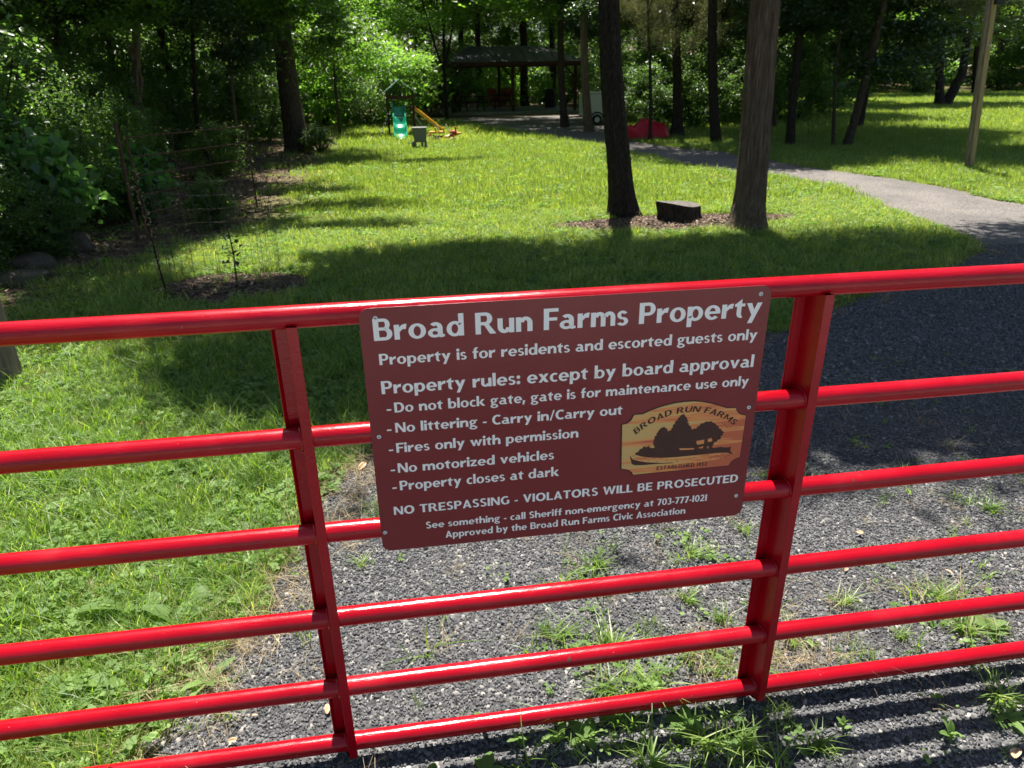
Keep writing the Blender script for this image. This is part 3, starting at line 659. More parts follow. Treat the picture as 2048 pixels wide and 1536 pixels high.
def cloud_mesh(name, n, size, mat, seed, clumps=60, cr=.22, flat_=.55, shape='ball', droop=.25, aspect=.55, hollow=.5, tilt=.6):
    r = np.random.default_rng(seed)
    d = r.normal(0, 1, (clumps, 3)); d /= np.linalg.norm(d, axis=1)[:, None]
    rad = (hollow ** 3 + (1 - hollow ** 3) * r.uniform(0, 1, clumps)) ** (1 / 3) * (1 - cr * .7)
    cc = d * rad[:, None]
    if shape == 'dome': cc[:, 2] = np.abs(cc[:, 2]) * 1.7 - .85
    if shape == 'column': cc[:, 2] = r.uniform(-.95, .95, clumps); cc[:, :2] *= (1.0 - .35 * cc[:, 2:3])
    w = r.uniform(.5, 1.5, clumps); w /= w.sum()
    k = r.choice(clumps, n, p=w)
    cs = cr * r.uniform(.6, 1.35, clumps)
    off = r.normal(0, 1, (n, 3)); off *= (np.array([1, 1, flat_]) * .55)
    # most leaves sit on the outside of each spray
    C = cc[k] + off * cs[k][:, None]
    C[:, 2] -= (off[:, 0] ** 2 + off[:, 1] ** 2) * cs[k] * .35
    V, Fc = leaf_arrays(C, size, r, droop=droop, aspect=aspect, tilt=tilt)
    cv = r.uniform(0, 1, clumps)[k] * .55 + r.uniform(0, 1, n) * .45
    return fastmesh(name, V, Fc, mat, var=np.repeat(cv, 4))
CR = {
 'big': [cloud_mesh('crown_leaves', 20000, .038, M['leaf'], 11, 80, .2), cloud_mesh('crown_leaves', 20000, .036, M['leaf'], 12, 65, .22)],
 'bright': [cloud_mesh('crown_leaves_bright', 16000, .040, M['leaf_bright'], 13, 70, .2)],
 'dark': [cloud_mesh('crown_leaves_dark', 24000, .040, M['leaf_dark'], 14, 90, .24), cloud_mesh('crown_leaves_dark', 24000, .037, M['leaf_dark'], 19, 70, .24)],
 'cedar': [cloud_mesh('cedar_spray', 22000, .034, M['leaf_cedar'], 15, 90, .16, flat_=1.3, droop=1.0, aspect=.22)],
 'shrub': [cloud_mesh('shrub_leaves', 9000, .060, M['leaf_mid'], 16, 60, .24, shape='ball', hollow=.35), cloud_mesh('shrub_leaves', 10000, .052, M['leaf_mid'], 17, 60, .24, hollow=.35)],
 'fine': [cloud_mesh('fine_leaves', 16000, .034, M['leaf_mid'], 18, 90, .2, hollow=.3)],
 'broad': [cloud_mesh('broad_leaves', 3000, .13, M['leaf_blue'], 20, 60, .26, aspect=.8, droop=.7, tilt=.8, hollow=.4)],
 'bdark': [cloud_mesh('branch_leaves_dark', 5200, .075, M['leaf_dark'], 23, 40, .26, flat_=.5, droop=.6, hollow=.1), cloud_mesh('branch_leaves_dark', 5200, .07, M['leaf_dark'], 24, 30, .3, flat_=.5, droop=.7, hollow=.1)],
 'branch': [cloud_mesh('branch_leaves', 3200, .085, M['leaf_bright'], 21, 24, .34, flat_=.4, droop=.6, hollow=.1), cloud_mesh('branch_leaves', 3200, .08, M['leaf'], 22, 24, .34, flat_=.4, droop=.6, hollow=.1)],
}
def crown(par, kind, c, r, k=0, rz=None, name='crown', label=None):
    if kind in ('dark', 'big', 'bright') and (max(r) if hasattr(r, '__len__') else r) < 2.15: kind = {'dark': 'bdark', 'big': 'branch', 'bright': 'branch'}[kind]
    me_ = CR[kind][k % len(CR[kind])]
    o = bpy.data.objects.new(name, me_)
    o.location = Vector(c) - par.location
    o.scale = r if hasattr(r, '__len__') else (r, r, r)
    o.rotation_euler = (0, 0, (((hash((round(c[0], 2), round(c[1], 2), round(c[2], 2))) // 7) % 2) * PI + ((hash((round(c[1], 2), round(c[0], 2))) % 100) / 100 - .5) * .3) if rz is None else rz)
    link(o, par)
    if label: o['label'] = label
    return o
def trunk_pts(base, lean, h, bend=.06, n=14, seed=0):
    R = random.Random(seed); ph = R.uniform(0, 6.28)
    out = []
    for i in range(n + 1):
        t = i / n
        out.append((base[0] + lean[0] * h * t + bend * math.sin(t * 5 + ph) * t, base[1] + lean[1] * h * t + bend * math.cos(t * 4 + ph) * t, base[2] + h * t))
    return out
def tree(base, top, zt, dia, h, crowns, label, mat='bark', group=None, flare=1.5, sides=14, name='broadleaf_tree', seed=0, forks=None, limbs=5, cat='tree', ridge=.05, rise=40):
    """base (x,y); top = dx at height zt; crowns: list of (kind, centre, radii)"""
    z0 = float(hgt(base[0], base[1])) - .03
    root = empty(name, (base[0], base[1], z0), label=label, cat=cat, group=group)
    mb = MB(); n = rise
    R = random.Random(seed + 5)
    lx = top / zt
    P = []; Rr = []
    ph = R.uniform(0, 6)
    for i in range(n + 1):
        t = (i / n) ** 1.5; z = h * t
        P.append((lx * z + .04 * math.sin(z * 1.1 + ph), .03 * math.cos(z * .9 + ph), z))
        Rr.append(dia / 2 * ((1 - .62 * t) + (flare - 1) * math.exp(-z / (dia * .75))))
    mb.tube(P, Rr, n=sides, ridge=ridge, seed=seed)
    for i in range(limbs):
        t = R.uniform(.35, .85); z = h * t; a = R.uniform(0, 6.28); L = h * R.uniform(.18, .34)
        p0 = Vector((lx * z, 0, z)); r0 = dia / 2 * (1 - .62 * t) * .55
        pts = [p0 + Vector((math.cos(a) * L * s, math.sin(a) * L * s, L * (.75 * s - .15 * s * s))) for s in (0, .25, .5, .75, 1)]
        mb.tube(pts, [r0, r0 * .8, r0 * .6, r0 * .4, r0 * .15], n=6)
    if forks:
        for f_ in forks:
            mb.tube([Vector(p) - Vector((base[0], base[1], z0)) for p in f_[0]], f_[1], n=8, ridge=.04)
    tr = mb.build('trunk', M[mat], root, smooth=True)
    for k, cr_ in enumerate(crowns):
        crown(root, cr_[0], cr_[1], cr_[2], k + seed, label=cr_[3] if len(cr_) > 3 else None)
    return root

# the two trees on the lawn in front of the gate
def near_trunk(base, lean, zt, dia, h, label, mat, crowns, name, seed, toes):
    root = empty(name, (base[0], base[1], 0), label=label, cat='tree')
    n = 70; sides = 44; R = random.Random(seed); V = []; F_ = []
    ph = [R.uniform(0, 6.28) for _ in range(6)]
    for i in range(n + 1):
        t = (i / n) ** 1.6; z = h * t - .05
        cx = lean / zt * max(z, 0) + .015 * math.sin(z * 2.2 + ph[0]); cy = .02 * math.sin(z * 1.3 + ph[1])
        rb = dia / 2 * (1 - .5 * t)
        for k in range(sides):
            th = 2 * PI * k / sides
            fl = sum(math.exp(-(((th - a + PI) % (2 * PI) - PI) / w) ** 2) * s for a, w, s in toes)
            r = rb * (1 + (.30 + fl) * math.exp(-max(z, 0) / .20) + .05 * math.sin(11 * th + ph[2] + z * .8) + .045 * math.sin(17 * th - z * 1.1 + ph[3]) + .02 * math.sin(29 * th + ph[4]) + R.uniform(-.022, .022))
            V.append((cx + r * math.cos(th), cy + r * math.sin(th), z))
    for i in range(n):
        for k in range(sides): F_.append((i * sides + k, i * sides + (k + 1) % sides, (i + 1) * sides + (k + 1) % sides, (i + 1) * sides + k))
    mb = MB().add(V, F_)
    for i in range(7):
        t = R.uniform(.5, .95); z = h * t; a = R.uniform(0, 6.28); L = R.uniform(1.6, 3.2)
        p0 = Vector((lean / zt * z, 0, z)); r0 = dia / 2 * (1 - .5 * t) * .55
        mb.tube([p0 + Vector((math.cos(a) * L * s, math.sin(a) * L * s, L * (.7 * s))) for s in (0, .3, .6, 1)], [r0, r0 * .75, r0 * .5, r0 * .15], n=8)
    mb.build('trunk', M[mat], root, smooth=True)
    for k, cr_ in enumerate(crowns): crown(root, cr_[0], cr_[1], cr_[2], k + seed)
    return root
near_trunk((2.8, 9.07), -.26, 2.46, .29, 7.2, 'dark trunked tree leaning left beside the stump, in a mulch bed', 'bark_dark',
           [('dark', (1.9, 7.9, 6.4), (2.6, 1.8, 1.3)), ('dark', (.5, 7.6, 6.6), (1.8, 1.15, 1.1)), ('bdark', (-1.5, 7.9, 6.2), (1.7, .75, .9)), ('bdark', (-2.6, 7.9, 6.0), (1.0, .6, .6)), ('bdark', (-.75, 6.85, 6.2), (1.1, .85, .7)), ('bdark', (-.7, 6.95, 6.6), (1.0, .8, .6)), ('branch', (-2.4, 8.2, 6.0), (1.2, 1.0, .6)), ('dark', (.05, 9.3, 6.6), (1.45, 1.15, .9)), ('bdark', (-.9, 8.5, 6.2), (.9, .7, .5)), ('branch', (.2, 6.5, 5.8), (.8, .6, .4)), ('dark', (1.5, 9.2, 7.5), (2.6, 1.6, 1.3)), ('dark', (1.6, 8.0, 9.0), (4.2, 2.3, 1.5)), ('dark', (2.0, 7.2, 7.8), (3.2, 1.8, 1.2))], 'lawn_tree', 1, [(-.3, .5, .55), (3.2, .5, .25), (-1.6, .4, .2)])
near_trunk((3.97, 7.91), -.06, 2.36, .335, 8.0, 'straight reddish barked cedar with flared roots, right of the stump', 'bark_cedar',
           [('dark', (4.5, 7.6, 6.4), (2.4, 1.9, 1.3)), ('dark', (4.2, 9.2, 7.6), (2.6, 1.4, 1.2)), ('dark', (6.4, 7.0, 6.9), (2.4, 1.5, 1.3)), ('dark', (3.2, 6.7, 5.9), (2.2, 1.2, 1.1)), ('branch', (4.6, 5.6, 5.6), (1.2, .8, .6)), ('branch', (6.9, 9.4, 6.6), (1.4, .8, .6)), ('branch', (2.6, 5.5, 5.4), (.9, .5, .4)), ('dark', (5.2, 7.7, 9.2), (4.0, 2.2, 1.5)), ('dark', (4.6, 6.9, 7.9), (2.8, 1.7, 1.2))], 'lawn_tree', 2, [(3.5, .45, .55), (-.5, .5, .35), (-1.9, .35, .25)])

# ------------------------------------------------------------------ trees one can tell apart
T = tree
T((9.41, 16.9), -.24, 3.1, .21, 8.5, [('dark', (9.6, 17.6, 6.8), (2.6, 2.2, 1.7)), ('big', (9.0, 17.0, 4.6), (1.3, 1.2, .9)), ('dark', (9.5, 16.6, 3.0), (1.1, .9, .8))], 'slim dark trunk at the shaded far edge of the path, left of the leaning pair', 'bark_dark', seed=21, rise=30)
T((10.21, 16.39), -.25, 2.06, .09, 4.2, [('dark', (10.4, 16.6, 3.6), (1.2, 1.1, .9))], 'thin pale upright stem just left of the leaning grey trunk', 'bark', name='young_tree', seed=22, limbs=2, rise=20)
T((10.47, 16.31), .30, 2.76, .2, 7.5, [('dark', (11.4, 16.6, 2.25), (1.9, 1.2, 1.2)), ('dark', (11.2, 17.3, 4.1), (2.0, 1.6, 1.4)), ('dark', (12.3, 17.4, 6.6), (2.6, 2.1, 1.6)), ('dark', (12.6, 17.4, 2.7), (1.4, 1.0, .85)), ('big', (14.4, 19, 3.1), (1.9, 1.5, 1.0)), ('bright', (17.0, 24.5, 3.3), (1.7, 1.2, .8)), ('bright', (13.0, 27.5, 3.3), (1.6, 1.0, .9)), ('bright', (17.5, 35.0, 3.6), (2.0, 1.4, 1.0))], 'grey trunk leaning right under a low dark crown beside the path', 'bark', seed=23, rise=30)
T((24.5, 31.5), -.4, 2.0, .36, 9, [('dark', (24.3, 33, 6.6), (3.6, 3.2, 2.3)), ('big', (21.8, 32, 3.5), (2.6, 2.2, 1.2)), ('dark', (27, 33, 3.6), (2.5, 2.0, 1.2))], 'forked tree standing alone on the far right lawn', 'bark_dark', seed=24, forks=[([(24.8, 31.5, .1), (25.3, 31.5, 1.4), (25.2, 31.6, 3.6), (26.4, 31.8, 6.5)], [.24, .19, .15, .05])], flare=1.8, rise=26)
T((7.98, 18.05), -.43, 3.2, .26, 9, [('dark', (10.2, 20.0, 6.6), (2.4, 1.9, 1.8)), ('dark', (7.7, 16.7, 6.8), (2.2, 1.8, 1.1)), ('dark', (8.6, 18.5, 3.8), (1.3, 1.1, .8)), ('dark', (8.7, 17.6, 2.75), (1.0, .9, .85))], 'straight trunk right of the flared one behind the path', 'bark_dark', seed=25, flare=1.25, rise=26)
T((7.70, 20.03), -.35, 3.36, .27, 9, [('cedar', (7.1, 18.8, 3.0), (1.3, 1.1, .95)), ('cedar', (8.6, 19.3, 3.2), (1.1, 1.0, 1.0)), ('dark', (7.4, 22.9, 6.6), (2.7, 2.0, 1.9)), ('dark', (6.4, 17.9, 6.8), (2.2, 2.3, 1.1)), ('dark', (6.0, 20.5, 3.4), (1.3, 1.0, .8))], 'flared trunk beside the red tarp with olive cedar boughs hanging', 'bark_dark', seed=26, flare=2.3, name='cedar_tree', rise=30)
T((6.54, 18.96), -.2, 2.62, .1, 5, [('cedar', (6.2, 19.2, 3.7), (1.1, .9, .9))], 'thin stem rising in front of the red tarp', 'bark_dark', name='young_tree', seed=27, limbs=2, rise=16)
T((5.66, 25.22), -.26, 3.79, .26, 9.5, [('big', (4.8, 25.6, 6.4), (3.2, 2.4, 2.2)), ('dark', (5.8, 29.6, 7.2), (3.2, 2.6, 1.5)), ('big', (3.8, 33.0, 7.6), (3.0, 2.4, 1.4)), ('big', (8.4, 31.5, 7.4), (2.8, 2.6, 1.4)), ('big', (4.4, 24.6, 3.9), (1.9, 1.2, .8)), ('dark', (6.9, 27.6, 3.7), (1.6, 1.2, 1.2))], 'trunk standing on the bare ground right of the pavilion', 'bark', seed=28, rise=26)
T((5.88, 22.8), -.29, 3.59, .27, 9.5, [('dark', (5.9, 23.8, 6.3), (2.8, 2.2, 2.0)), ('dark', (5.7, 22.9, 3.9), (1.5, 1.2, .8))], 'trunk close against the left side of the white trailer', 'bark_cedar', seed=29, rise=26)
T((1.91, 28.91), .01, 4.1, .14, 7.5, [('bright', (1.2, 28.6, 4.0), (2.4, 1.8, 1.3)), ('bright', (3.4, 27.9, 4.2), (1.8, 1.3, .9)), ('big', (2.0, 29.3, 6.4), (2.6, 2.2, 1.6))], 'slender forking young tree left of the pavilion', 'bark_dark', seed=30, limbs=7, name='young_tree', rise=26,
  forks=[([(1.93, 28.9, 1.6), (1.6, 28.9, 2.6), (1.2, 28.9, 4.2)], [.05, .04, .02]), ([(1.93, 28.9, 2.0), (2.2, 28.9, 3.0), (2.5, 28.9, 4.4)], [.045, .035, .02])])
T((4.85, 43.6), -.07, 3.85, .37, 13, [('big', (4.5, 44, 9.5), (4.5, 4, 3.5)), ('dark', (3.4, 39.6, 7.4), (3.4, 2.6, 1.5)), ('dark', (7.2, 39.8, 7.4), (3.4, 2.6, 1.5)), ('dark', (3.4, 36.4, 7.0), (3.2, 2.4, 1.4)), ('dark', (6.9, 36.6, 7.0), (3.0, 2.4, 1.4))], 'leftmost trunk seen through the open pavilion', 'bark_dark', seed=31, rise=20, flare=1.2)
T((7.01, 41.1), -.18, 5.11, .46, 13, [('bright', (7, 42, 9.5), (4.5, 4, 3.5))], 'thick grey trunk seen through the middle of the pavilion', 'bark_dark', seed=32, rise=20, flare=1.2)
T((2.35, 48.0), -.42, 5.76, .44, 13, [('bright', (1.5, 48, 6.2), (4.2, 3.2, 2.6)), ('big', (2.5, 49, 10), (4.5, 4, 3))], 'dark leaning trunk behind the red lawn chair', 'bark_dark', seed=33, rise=20, flare=1.2)
T((8.69, 41.58), -.12, 3.73, .33, 12, [('big', (9.5, 42, 8.5), (4, 3.5, 3.2))], 'trunk at the right end of the pavilion, behind its posts', 'bark_dark', seed=34, rise=20, flare=1.2)
T((-4.89, 15.04), .54, 2.96, .17, 8, [('dark', (-4.9, 15.4, 6.0), (2.8, 2.4, 2.0)), ('dark', (-4.3, 14.8, 3.3), (1.2, 1.0, .75))], 'vine wrapped trunk rising behind the rusty gate', 'bark_cedar', seed=35, rise=30,
  forks=[([(-4.75, 14.95, .2), (-4.72, 14.9, 1.0), (-4.5, 14.88, 1.7), (-4.62, 14.86, 2.3), (-4.36, 14.9, 3.2)], [.03, .025, .03, .022, .02]), ([(-4.6, 14.95, .8), (-4.6, 14.84, 1.6), (-4.42, 14.84, 2.4), (-4.2, 14.9, 3.4)], [.02, .018, .02, .015])])
T((-3.89, 19.05), .21, 2.27, .1, 5, [('dark', (-3.9, 18.8, 3.9), (1.5, 1.3, 1.0)), ('cedar', (-3.3, 18.3, 2.6), (.9, .8, .7))], 'slender pale sapling trunk at the right end of the rusty gate', 'bark_cedar', name='young_tree', seed=36, limbs=3, rise=20)
T((-2.43, 19.24), -.12, 3.31, .52, 10, [('bright', (-1.75, 17.9, 2.75), (1.25, .9, 1.05), 'sunlit drooping maple bough'), ('bright', (-2.7, 18.2, 3.6), (1.5, 1.1, 1.0)), ('big', (-3.2, 19.5, 7.0), (3.2, 2.6, 2.2)), ('big', (-3.3, 11.2, 6.0), (1.5, 2.4, 1.0)), ('big', (-2.7, 8.7, 5.6), (1.0, 1.1, .7)), ('dark', (-3.2, 17.6, 2.4), (.8, .6, .8))], 'stout leaning trunk with sunlit maple boughs at the left edge of the lawn', 'bark', seed=37, flare=1.5, sides=24, rise=36)
T((-7.13, 20.66), .44, 3.43, .18, 8, [('dark', (-7, 21, 6.2), (2.8, 2.4, 2.0)), ('dark', (-6.6, 20, 3.6), (1.6, 1.3, 1.0))], 'dark trunk in the thicket left of the vine wrapped one', 'bark_dark', seed=38, rise=20)
T((-7.16, 17.32), .69, 3.15, .13, 7, [('dark', (-7, 17, 5.6), (2.5, 2.2, 1.8)), ('dark', (-6.2, 16.2, 3.4), (1.5, 1.2, .9))], 'leftmost dark trunk inside the thicket', 'bark_dark', seed=39, rise=20)
T((-4.48, 17.54), .51, 3.17, .1, 6, [('dark', (-4.6, 17.5, 4.9), (2.0, 1.6, 1.4)), ('dark', (-4.0, 16.8, 3.1), (1.1, .9, .7))], 'thin dark stem between the vine wrapped trunk and the pale sapling', 'bark_dark', name='young_tree', seed=40, limbs=3, rise=20)
T((34.19, 46.5), -1.13, 4.4, .3, 9, [('big', (34, 46, 7), (4.2, 3.6, 3.0)), ('bright', (31.6, 44, 4.6), (2.6, 2.2, 1.4))], 'far trunk at the wood edge left of the pole, seen over the right lawn', 'bark_dark', seed=41, rise=16, flare=1.2)
T((35.75, 43.0), -.73, 3.64, .48, 10, [('dark', (36, 43, 7.2), (4.4, 3.6, 3.0)), ('bright', (33.5, 41, 4.4), (2.8, 2.0, 1.5))], 'stout dark trunk just left of the wooden pole, far lawn', 'bark_dark', seed=42, rise=16, flare=1.3)
T((41.57, 47.9), -.85, 3.84, .4, 10, [('big', (42, 48, 7.4), (4.6, 3.8, 3.2)), ('bright', (42.5, 46.6, 3.4), (1.6, 1.4, .9))], 'far dark trunk right of the wooden pole', 'bark_dark', seed=43, rise=16, flare=1.3)
T((20.3, 32.6), -.43, 3.61, .32, 10, [('dark', (20.5, 33.5, 6.6), (3.6, 3.0, 2.4)), ('bright', (18.3, 32.4, 2.9), (1.1, 1.0, .8)), ('bright', (22.6, 36.5, 4.0), (2.6, 2.0, 1.4))], 'trunk behind the leaning grey pair, right of the path', 'bark_dark', seed=44, rise=16)
T((13.9, 14.6), .1, 3, .3, 9, [('cedar', (11.5, 13.9, 3.35), (1.7, 1.2, .9)), ('dark', (13.2, 15.4, 6.8), (3.4, 2.0, 1.8)), ('dark', (12.4, 14.6, 5.0), (2.0, 1.3, 1.0))], 'tree at the right edge whose dark boughs hang over the pole top', 'bark_cedar', seed=45, name='cedar_tree', rise=20)
# crowns over the drive from a tree just right of the frame
T((8.8, 5.2), -.1, 3, .34, 8.5, [('big', (7.6, 5.4, 6.2), (2.8, 1.5, 1.3)), ('dark', (5.6, 5.9, 6.6), (2.0, 1.3, 1.1))], 'tree beside the drive past the right edge, shading the gravel', 'bark', seed=46, rise=16)
# overstorey above the thicket on the left
T((-5.9, 10.9), .15, 3, .22, 8, [('branch', (-5.2, 11.0, 5.9), (1.8, 1.6, 1.0)), ('branch', (-2.9, 12.6, 5.9), (1.4, 1.5, .7)), ('branch', (-1.9, 11.4, 5.6), (1.1, .8, .5)), ('branch', (-.9, 12.9, 6.3), (1.3, .5, .5)), ('branch', (-1.5, 18.4, 6.0), (1.6, .6, .6)), ('branch', (.7, 18.2, 6.4), (1.3, .4, .5)), ('branch', (-3.1, 10.0, 5.3), (1.0, .8, .5)), ('branch', (-2.4, 15.2, 6.2), (1.2, 1.0, .6)), ('bdark', (-3.4, 13.9, 5.8), (1.5, 1.4, .7)), ('bdark', (-1.6, 14.4, 6.0), (1.3, .5, .5)), ('bdark', (-.5, 11.4, 6.2), (1.0, .35, .4)), ('bdark', (-2.6, 11.0, 5.4), (1.1, .7, .5)), ('branch', (-4.3, 13.4, 2.9), (1.1, 1.0, .8)), ('bdark', (-3.6, 9.4, 5.0), (1.0, .6, .5))], 'thicket tree whose long boughs reach out over the left of the lawn', 'bark_dark', seed=59, rise=14)
# unseen trees added either side of the gate to block the side sky
for i, (x, y) in enumerate(((-6.4, 3.6), (-7.4, -.6), (10.2, 1.2), (11.4, -3.0))):
    T((x, y), 0, 3, .3, 9, [('dark', (x, y, 6.2), (2.8, 2.4, 3.0)), ('dark', (x, y + .3, 3.2), (2.2, 2.0, 1.5))], ('unseen tree added left of the gate to block side sky' if x < 0 else 'unseen tree added right of the gate to block side sky') + (', nearer the added street' if y < 0.5 else ', nearer the lawn'), 'bark', seed=240 + i, rise=12)
ov = [(-9.5, 8.6, 'big'), (-9.2, 13.6, 'big'), (-6.2, 22.8, 'big'), (-10.6, 19.4, 'big'), (-10.5, 25.2, 'big'), (-4.6, 27.2, 'dark'), (-12.8, 30.5, 'dark')]
for i, (x, y, k) in enumerate(ov):
    T((x, y), random.uniform(-.2, .3), 3, random.uniform(.16, .3), 9, [(k, (x + .9, y + .3, 6.6), (3.1, 2.6, 2.0)), ('dark', (x + .5, y - .3, 3.9), (1.9, 1.7, 1.2))], 'shaded tree standing deep in the thicket on the left', 'bark_dark', group='trees deep in the left thicket', seed=60 + i, rise=14, sides=9)
# mid wood behind the play corner, the pavilion and the trailer
mid = [(-8.5, 33.5, 'big'), (-4.5, 34.5, 'bright'), (-.6, 36.5, 'bright'), (-6, 41, 'big'), (-12, 40, 'dark'), (10.8, 28.2, 'dark'), (13.4, 26.0, 'dark'), (16.3, 28.5, 'dark'), (12.0, 34.5, 'dark'), (15.6, 38, 'big'), (1.5, 41, 'big'), (19.5, 43.5, 'big'), (24.5, 45.5, 'dark'), (28.5, 44.5, 'bright'), (11.2, 21.6, 'dark'), (13.6, 20.8, 'big')]
for i, (x, y, k) in enumerate(mid):
    T((x, y), random.uniform(-.3, .2), 3, random.uniform(.2, .36), 10, [(k, (x, y + .5, 7.0), (3.6, 3.0, 2.7)), (k, (x + random.uniform(-1, 1), y - 1, 4.3 + random.uniform(-.5, .4)), (2.5, 2.1, 1.4))], 'shady wood tree behind the pavilion and trailer', 'bark_dark', group='wood trees behind the pavilion and trailer', seed=80 + i, rise=14, sides=9)
# far wood: three ranks that close the view
R4 = random.Random(44); i = 0
for y0, step in ((53, 6.2), (63, 6.6), (75, 7.5)):
    x = -.62 * y0 - 6
    while x < 1.02 * y0 + 8:
        xx, yy = x + R4.uniform(-1.6, 1.6), y0 + R4.uniform(-2.5, 2.5)
        z0 = float(hgt(xx, yy))
        k = R4.choice(['big', 'bright', 'dark', 'big', 'bright'])
        cr_ = [(k, (xx, yy, z0 + 8.5), (4.8, 4.2, 4.4)), (R4.choice(['bright', 'dark', 'big']), (xx + R4.uniform(-2, 2), yy - 1.5, z0 + 4.2), (3.6, 3.0, 2.8))]
        T((xx, yy), R4.uniform(-.3, .3), 3, R4.uniform(.25, .45), 12, cr_, 'tall leafy tree in the far wood behind everything', 'bark_dark', group='far wood trees', seed=120 + i, rise=10, sides=8, limbs=2)
        i += 1; x += step

# ------------------------------------------------------------------ shrubs
def shrub(x, y, r, kind, label, group=None, z=None, name='leafy_shrub', k=0, stems=6, seed=0):
    z0 = float(hgt(x, y))
    rr = r if hasattr(r, '__len__') else (r, r * .9, r)
    zc = z if z is not None else rr[2] * .82
    root = empty(name, (x, y, z0), label=label, cat='shrub', group=group)
    mb = MB(); R = random.Random(seed)
    for i in range(stems):
        a = R.uniform(0, 6.28); q = R.uniform(.3, .8)
        mb.tube([(0, 0, -.03), (math.cos(a) * rr[0] * q * .3, math.sin(a) * rr[1] * q * .3, zc * .5), (math.cos(a) * rr[0] * q, math.sin(a) * rr[1] * q, zc + rr[2] * .5)], [.022 * rr[0] + .006, .015, .005], n=5)
    mb.build('stems', M['bark_dark'], root)
    crown(root, kind, (x, y, z0 + zc), rr, k, name='foliage')
    return root
shrub(-4.25, 7.2, (.95, .8, .95), 'fine', 'fine leaved shrub at the left edge nearest the gate', seed=1)
shrub(-4.15, 8.5, (.9, .8, .85), 'broad', 'big soft leaved shrub left of the rusty gate', seed=2, k=0)
shrub(-4.75, 8.9, (1.1, 1.0, 1.35), 'shrub', 'tall small leaved shrub left behind the broad leaved one', seed=3, k=1)
shrub(-3.55, 10.3, (.6, .6, .55), 'broad', 'low broad leaved shrub in front of the left trunk', seed=4)
shrub(-3.8, 8.0, (.6, .5, .5), 'fine', 'low fine leaved bush over the stones at the left', seed=7)
shrub(-4.0, 9.6, (.75, .7, .85), 'shrub', 'dense bush between the broad leaved shrub and the rusty gate', seed=8, k=0)
shrub(-4.15, 11.2, (.9, .8, 1.15), 'fine', 'tall dense bush just behind the rusty gate', seed=9)
shrub(-3.3, 14.3, (.7, .6, .6), 'shrub', 'bush at the far end of the rusty gate', seed=10, k=1)
T((-1.75, 23.6), .1, 2.4, .1, 4.2, [('bright', (-.75, 23.6, 2.2), (1.2, .6, .7)), ('bright', (-1.7, 23.4, 2.7), (1.4, 1.0, 1.0)), ('branch', (.4, 23.9, 2.1), (.9, .4, .5))], 'leafy young tree whose boughs cover the top of the play tower', 'bark', name='young_tree', seed=58, limbs=5, rise=18)
shrub(-2.35, 9.5, (.38, .35, .4), 'shrub', 'small yellowish bush at the middle of the rusty gate', seed=5, k=0)
shrub(-1.9, 18.7, (.55, .5, .4), 'shrub', 'low green bush at the foot of the stout leaning trunk', seed=6, k=0)
lt = [(-5.6, 7.7, 1.6, 1), (-5.2, 10.3, 1.35, 1), (-5.9, 12.2, 1.6, 0), (-5.3, 13.6, 1.2, 1), (-6.8, 15.2, 1.8, 1), (-5.6, 16.6, 1.3, 0), (-5.2, 18.8, 1.3, 1), (-4.3, 20.6, 1.2, 0), (-3.6, 22.2, 1.1, 1), (-7.4, 19.8, 1.9, 1), (-6.0, 23.4, 1.9, 0), (-4.4, 25.4, 1.6, 1), (-8.4, 12.6, 2.0, 1), (-9.2, 17.4, 2.2, 1), (-9.2, 23, 2.2, 0), (-3.4, 24.2, 1.0, 0), (-12, 26, 2.6, 1), (-7.5, 27.5, 2.2, 1), (-4.35, 11.9, .65, 1), (-4.6, 14.4, .7, 0)]
for i, (x, y, r, k) in enumerate(lt):
    shrub(x, y, (r, r * .9, r * 1.05), 'shrub' if i % 3 else 'fine', 'dark undergrowth shrub in the thicket along the left side of the lawn', 'undergrowth shrubs on the left', k=k, seed=20 + i)
bt = [(-2.6, 28.6, 2.0, 'branch', 0), (-.9, 27.2, 1.5, 'fine', 0), (.1, 29.6, 1.7, 'branch', 0), (-3.9, 30.5, 2.4, 'shrub', 0), (-1.6, 31.5, 2.4, 'branch', 1), (1.0, 33.5, 2.0, 'shrub', 0), (3.2, 42.2, 2.0, 'shrub', 1), (6.2, 43.6, 2.0, 'branch', 0), (9.6, 42.6, 2.2, 'shrub', 0), (4.9, 40.6, 1.0, 'branch', 0), (7.9, 39.8, 1.1, 'branch', 0), (10.2, 30.8, 2.0, 'fine', 0), (9.3, 27.2, 1.5, 'shrub', 1), (12.4, 29.4, 2.2, 'shrub', 1), (14.8, 31, 2.0, 'fine', 0), (10.3, 23.9, 1.3, 'fine', 0), (17.5, 33.5, 2.0, 'shrub', 1), (8.4, 24.8, 1.2, 'shrub', 1), (12.2, 25, 1.5, 'shrub', 0), (9.2, 22.4, 1.3, 'shrub', 1), (11.6, 23.6, 1.5, 'shrub', 1), (13.8, 24.8, 1.6, 'shrub', 1), (16, 27, 1.7, 'shrub', 1), (8.2, 23.2, .8, 'shrub', 1)]
for i, (x, y, r, kd, k) in enumerate(bt):
    shrub(x, y, (r * 1.1, r, r), kd, 'leafy bush at the edge of the wood behind the playground and pavilion', 'bushes along the wood edge', k=k, seed=50 + i)
i = 0; x = -30
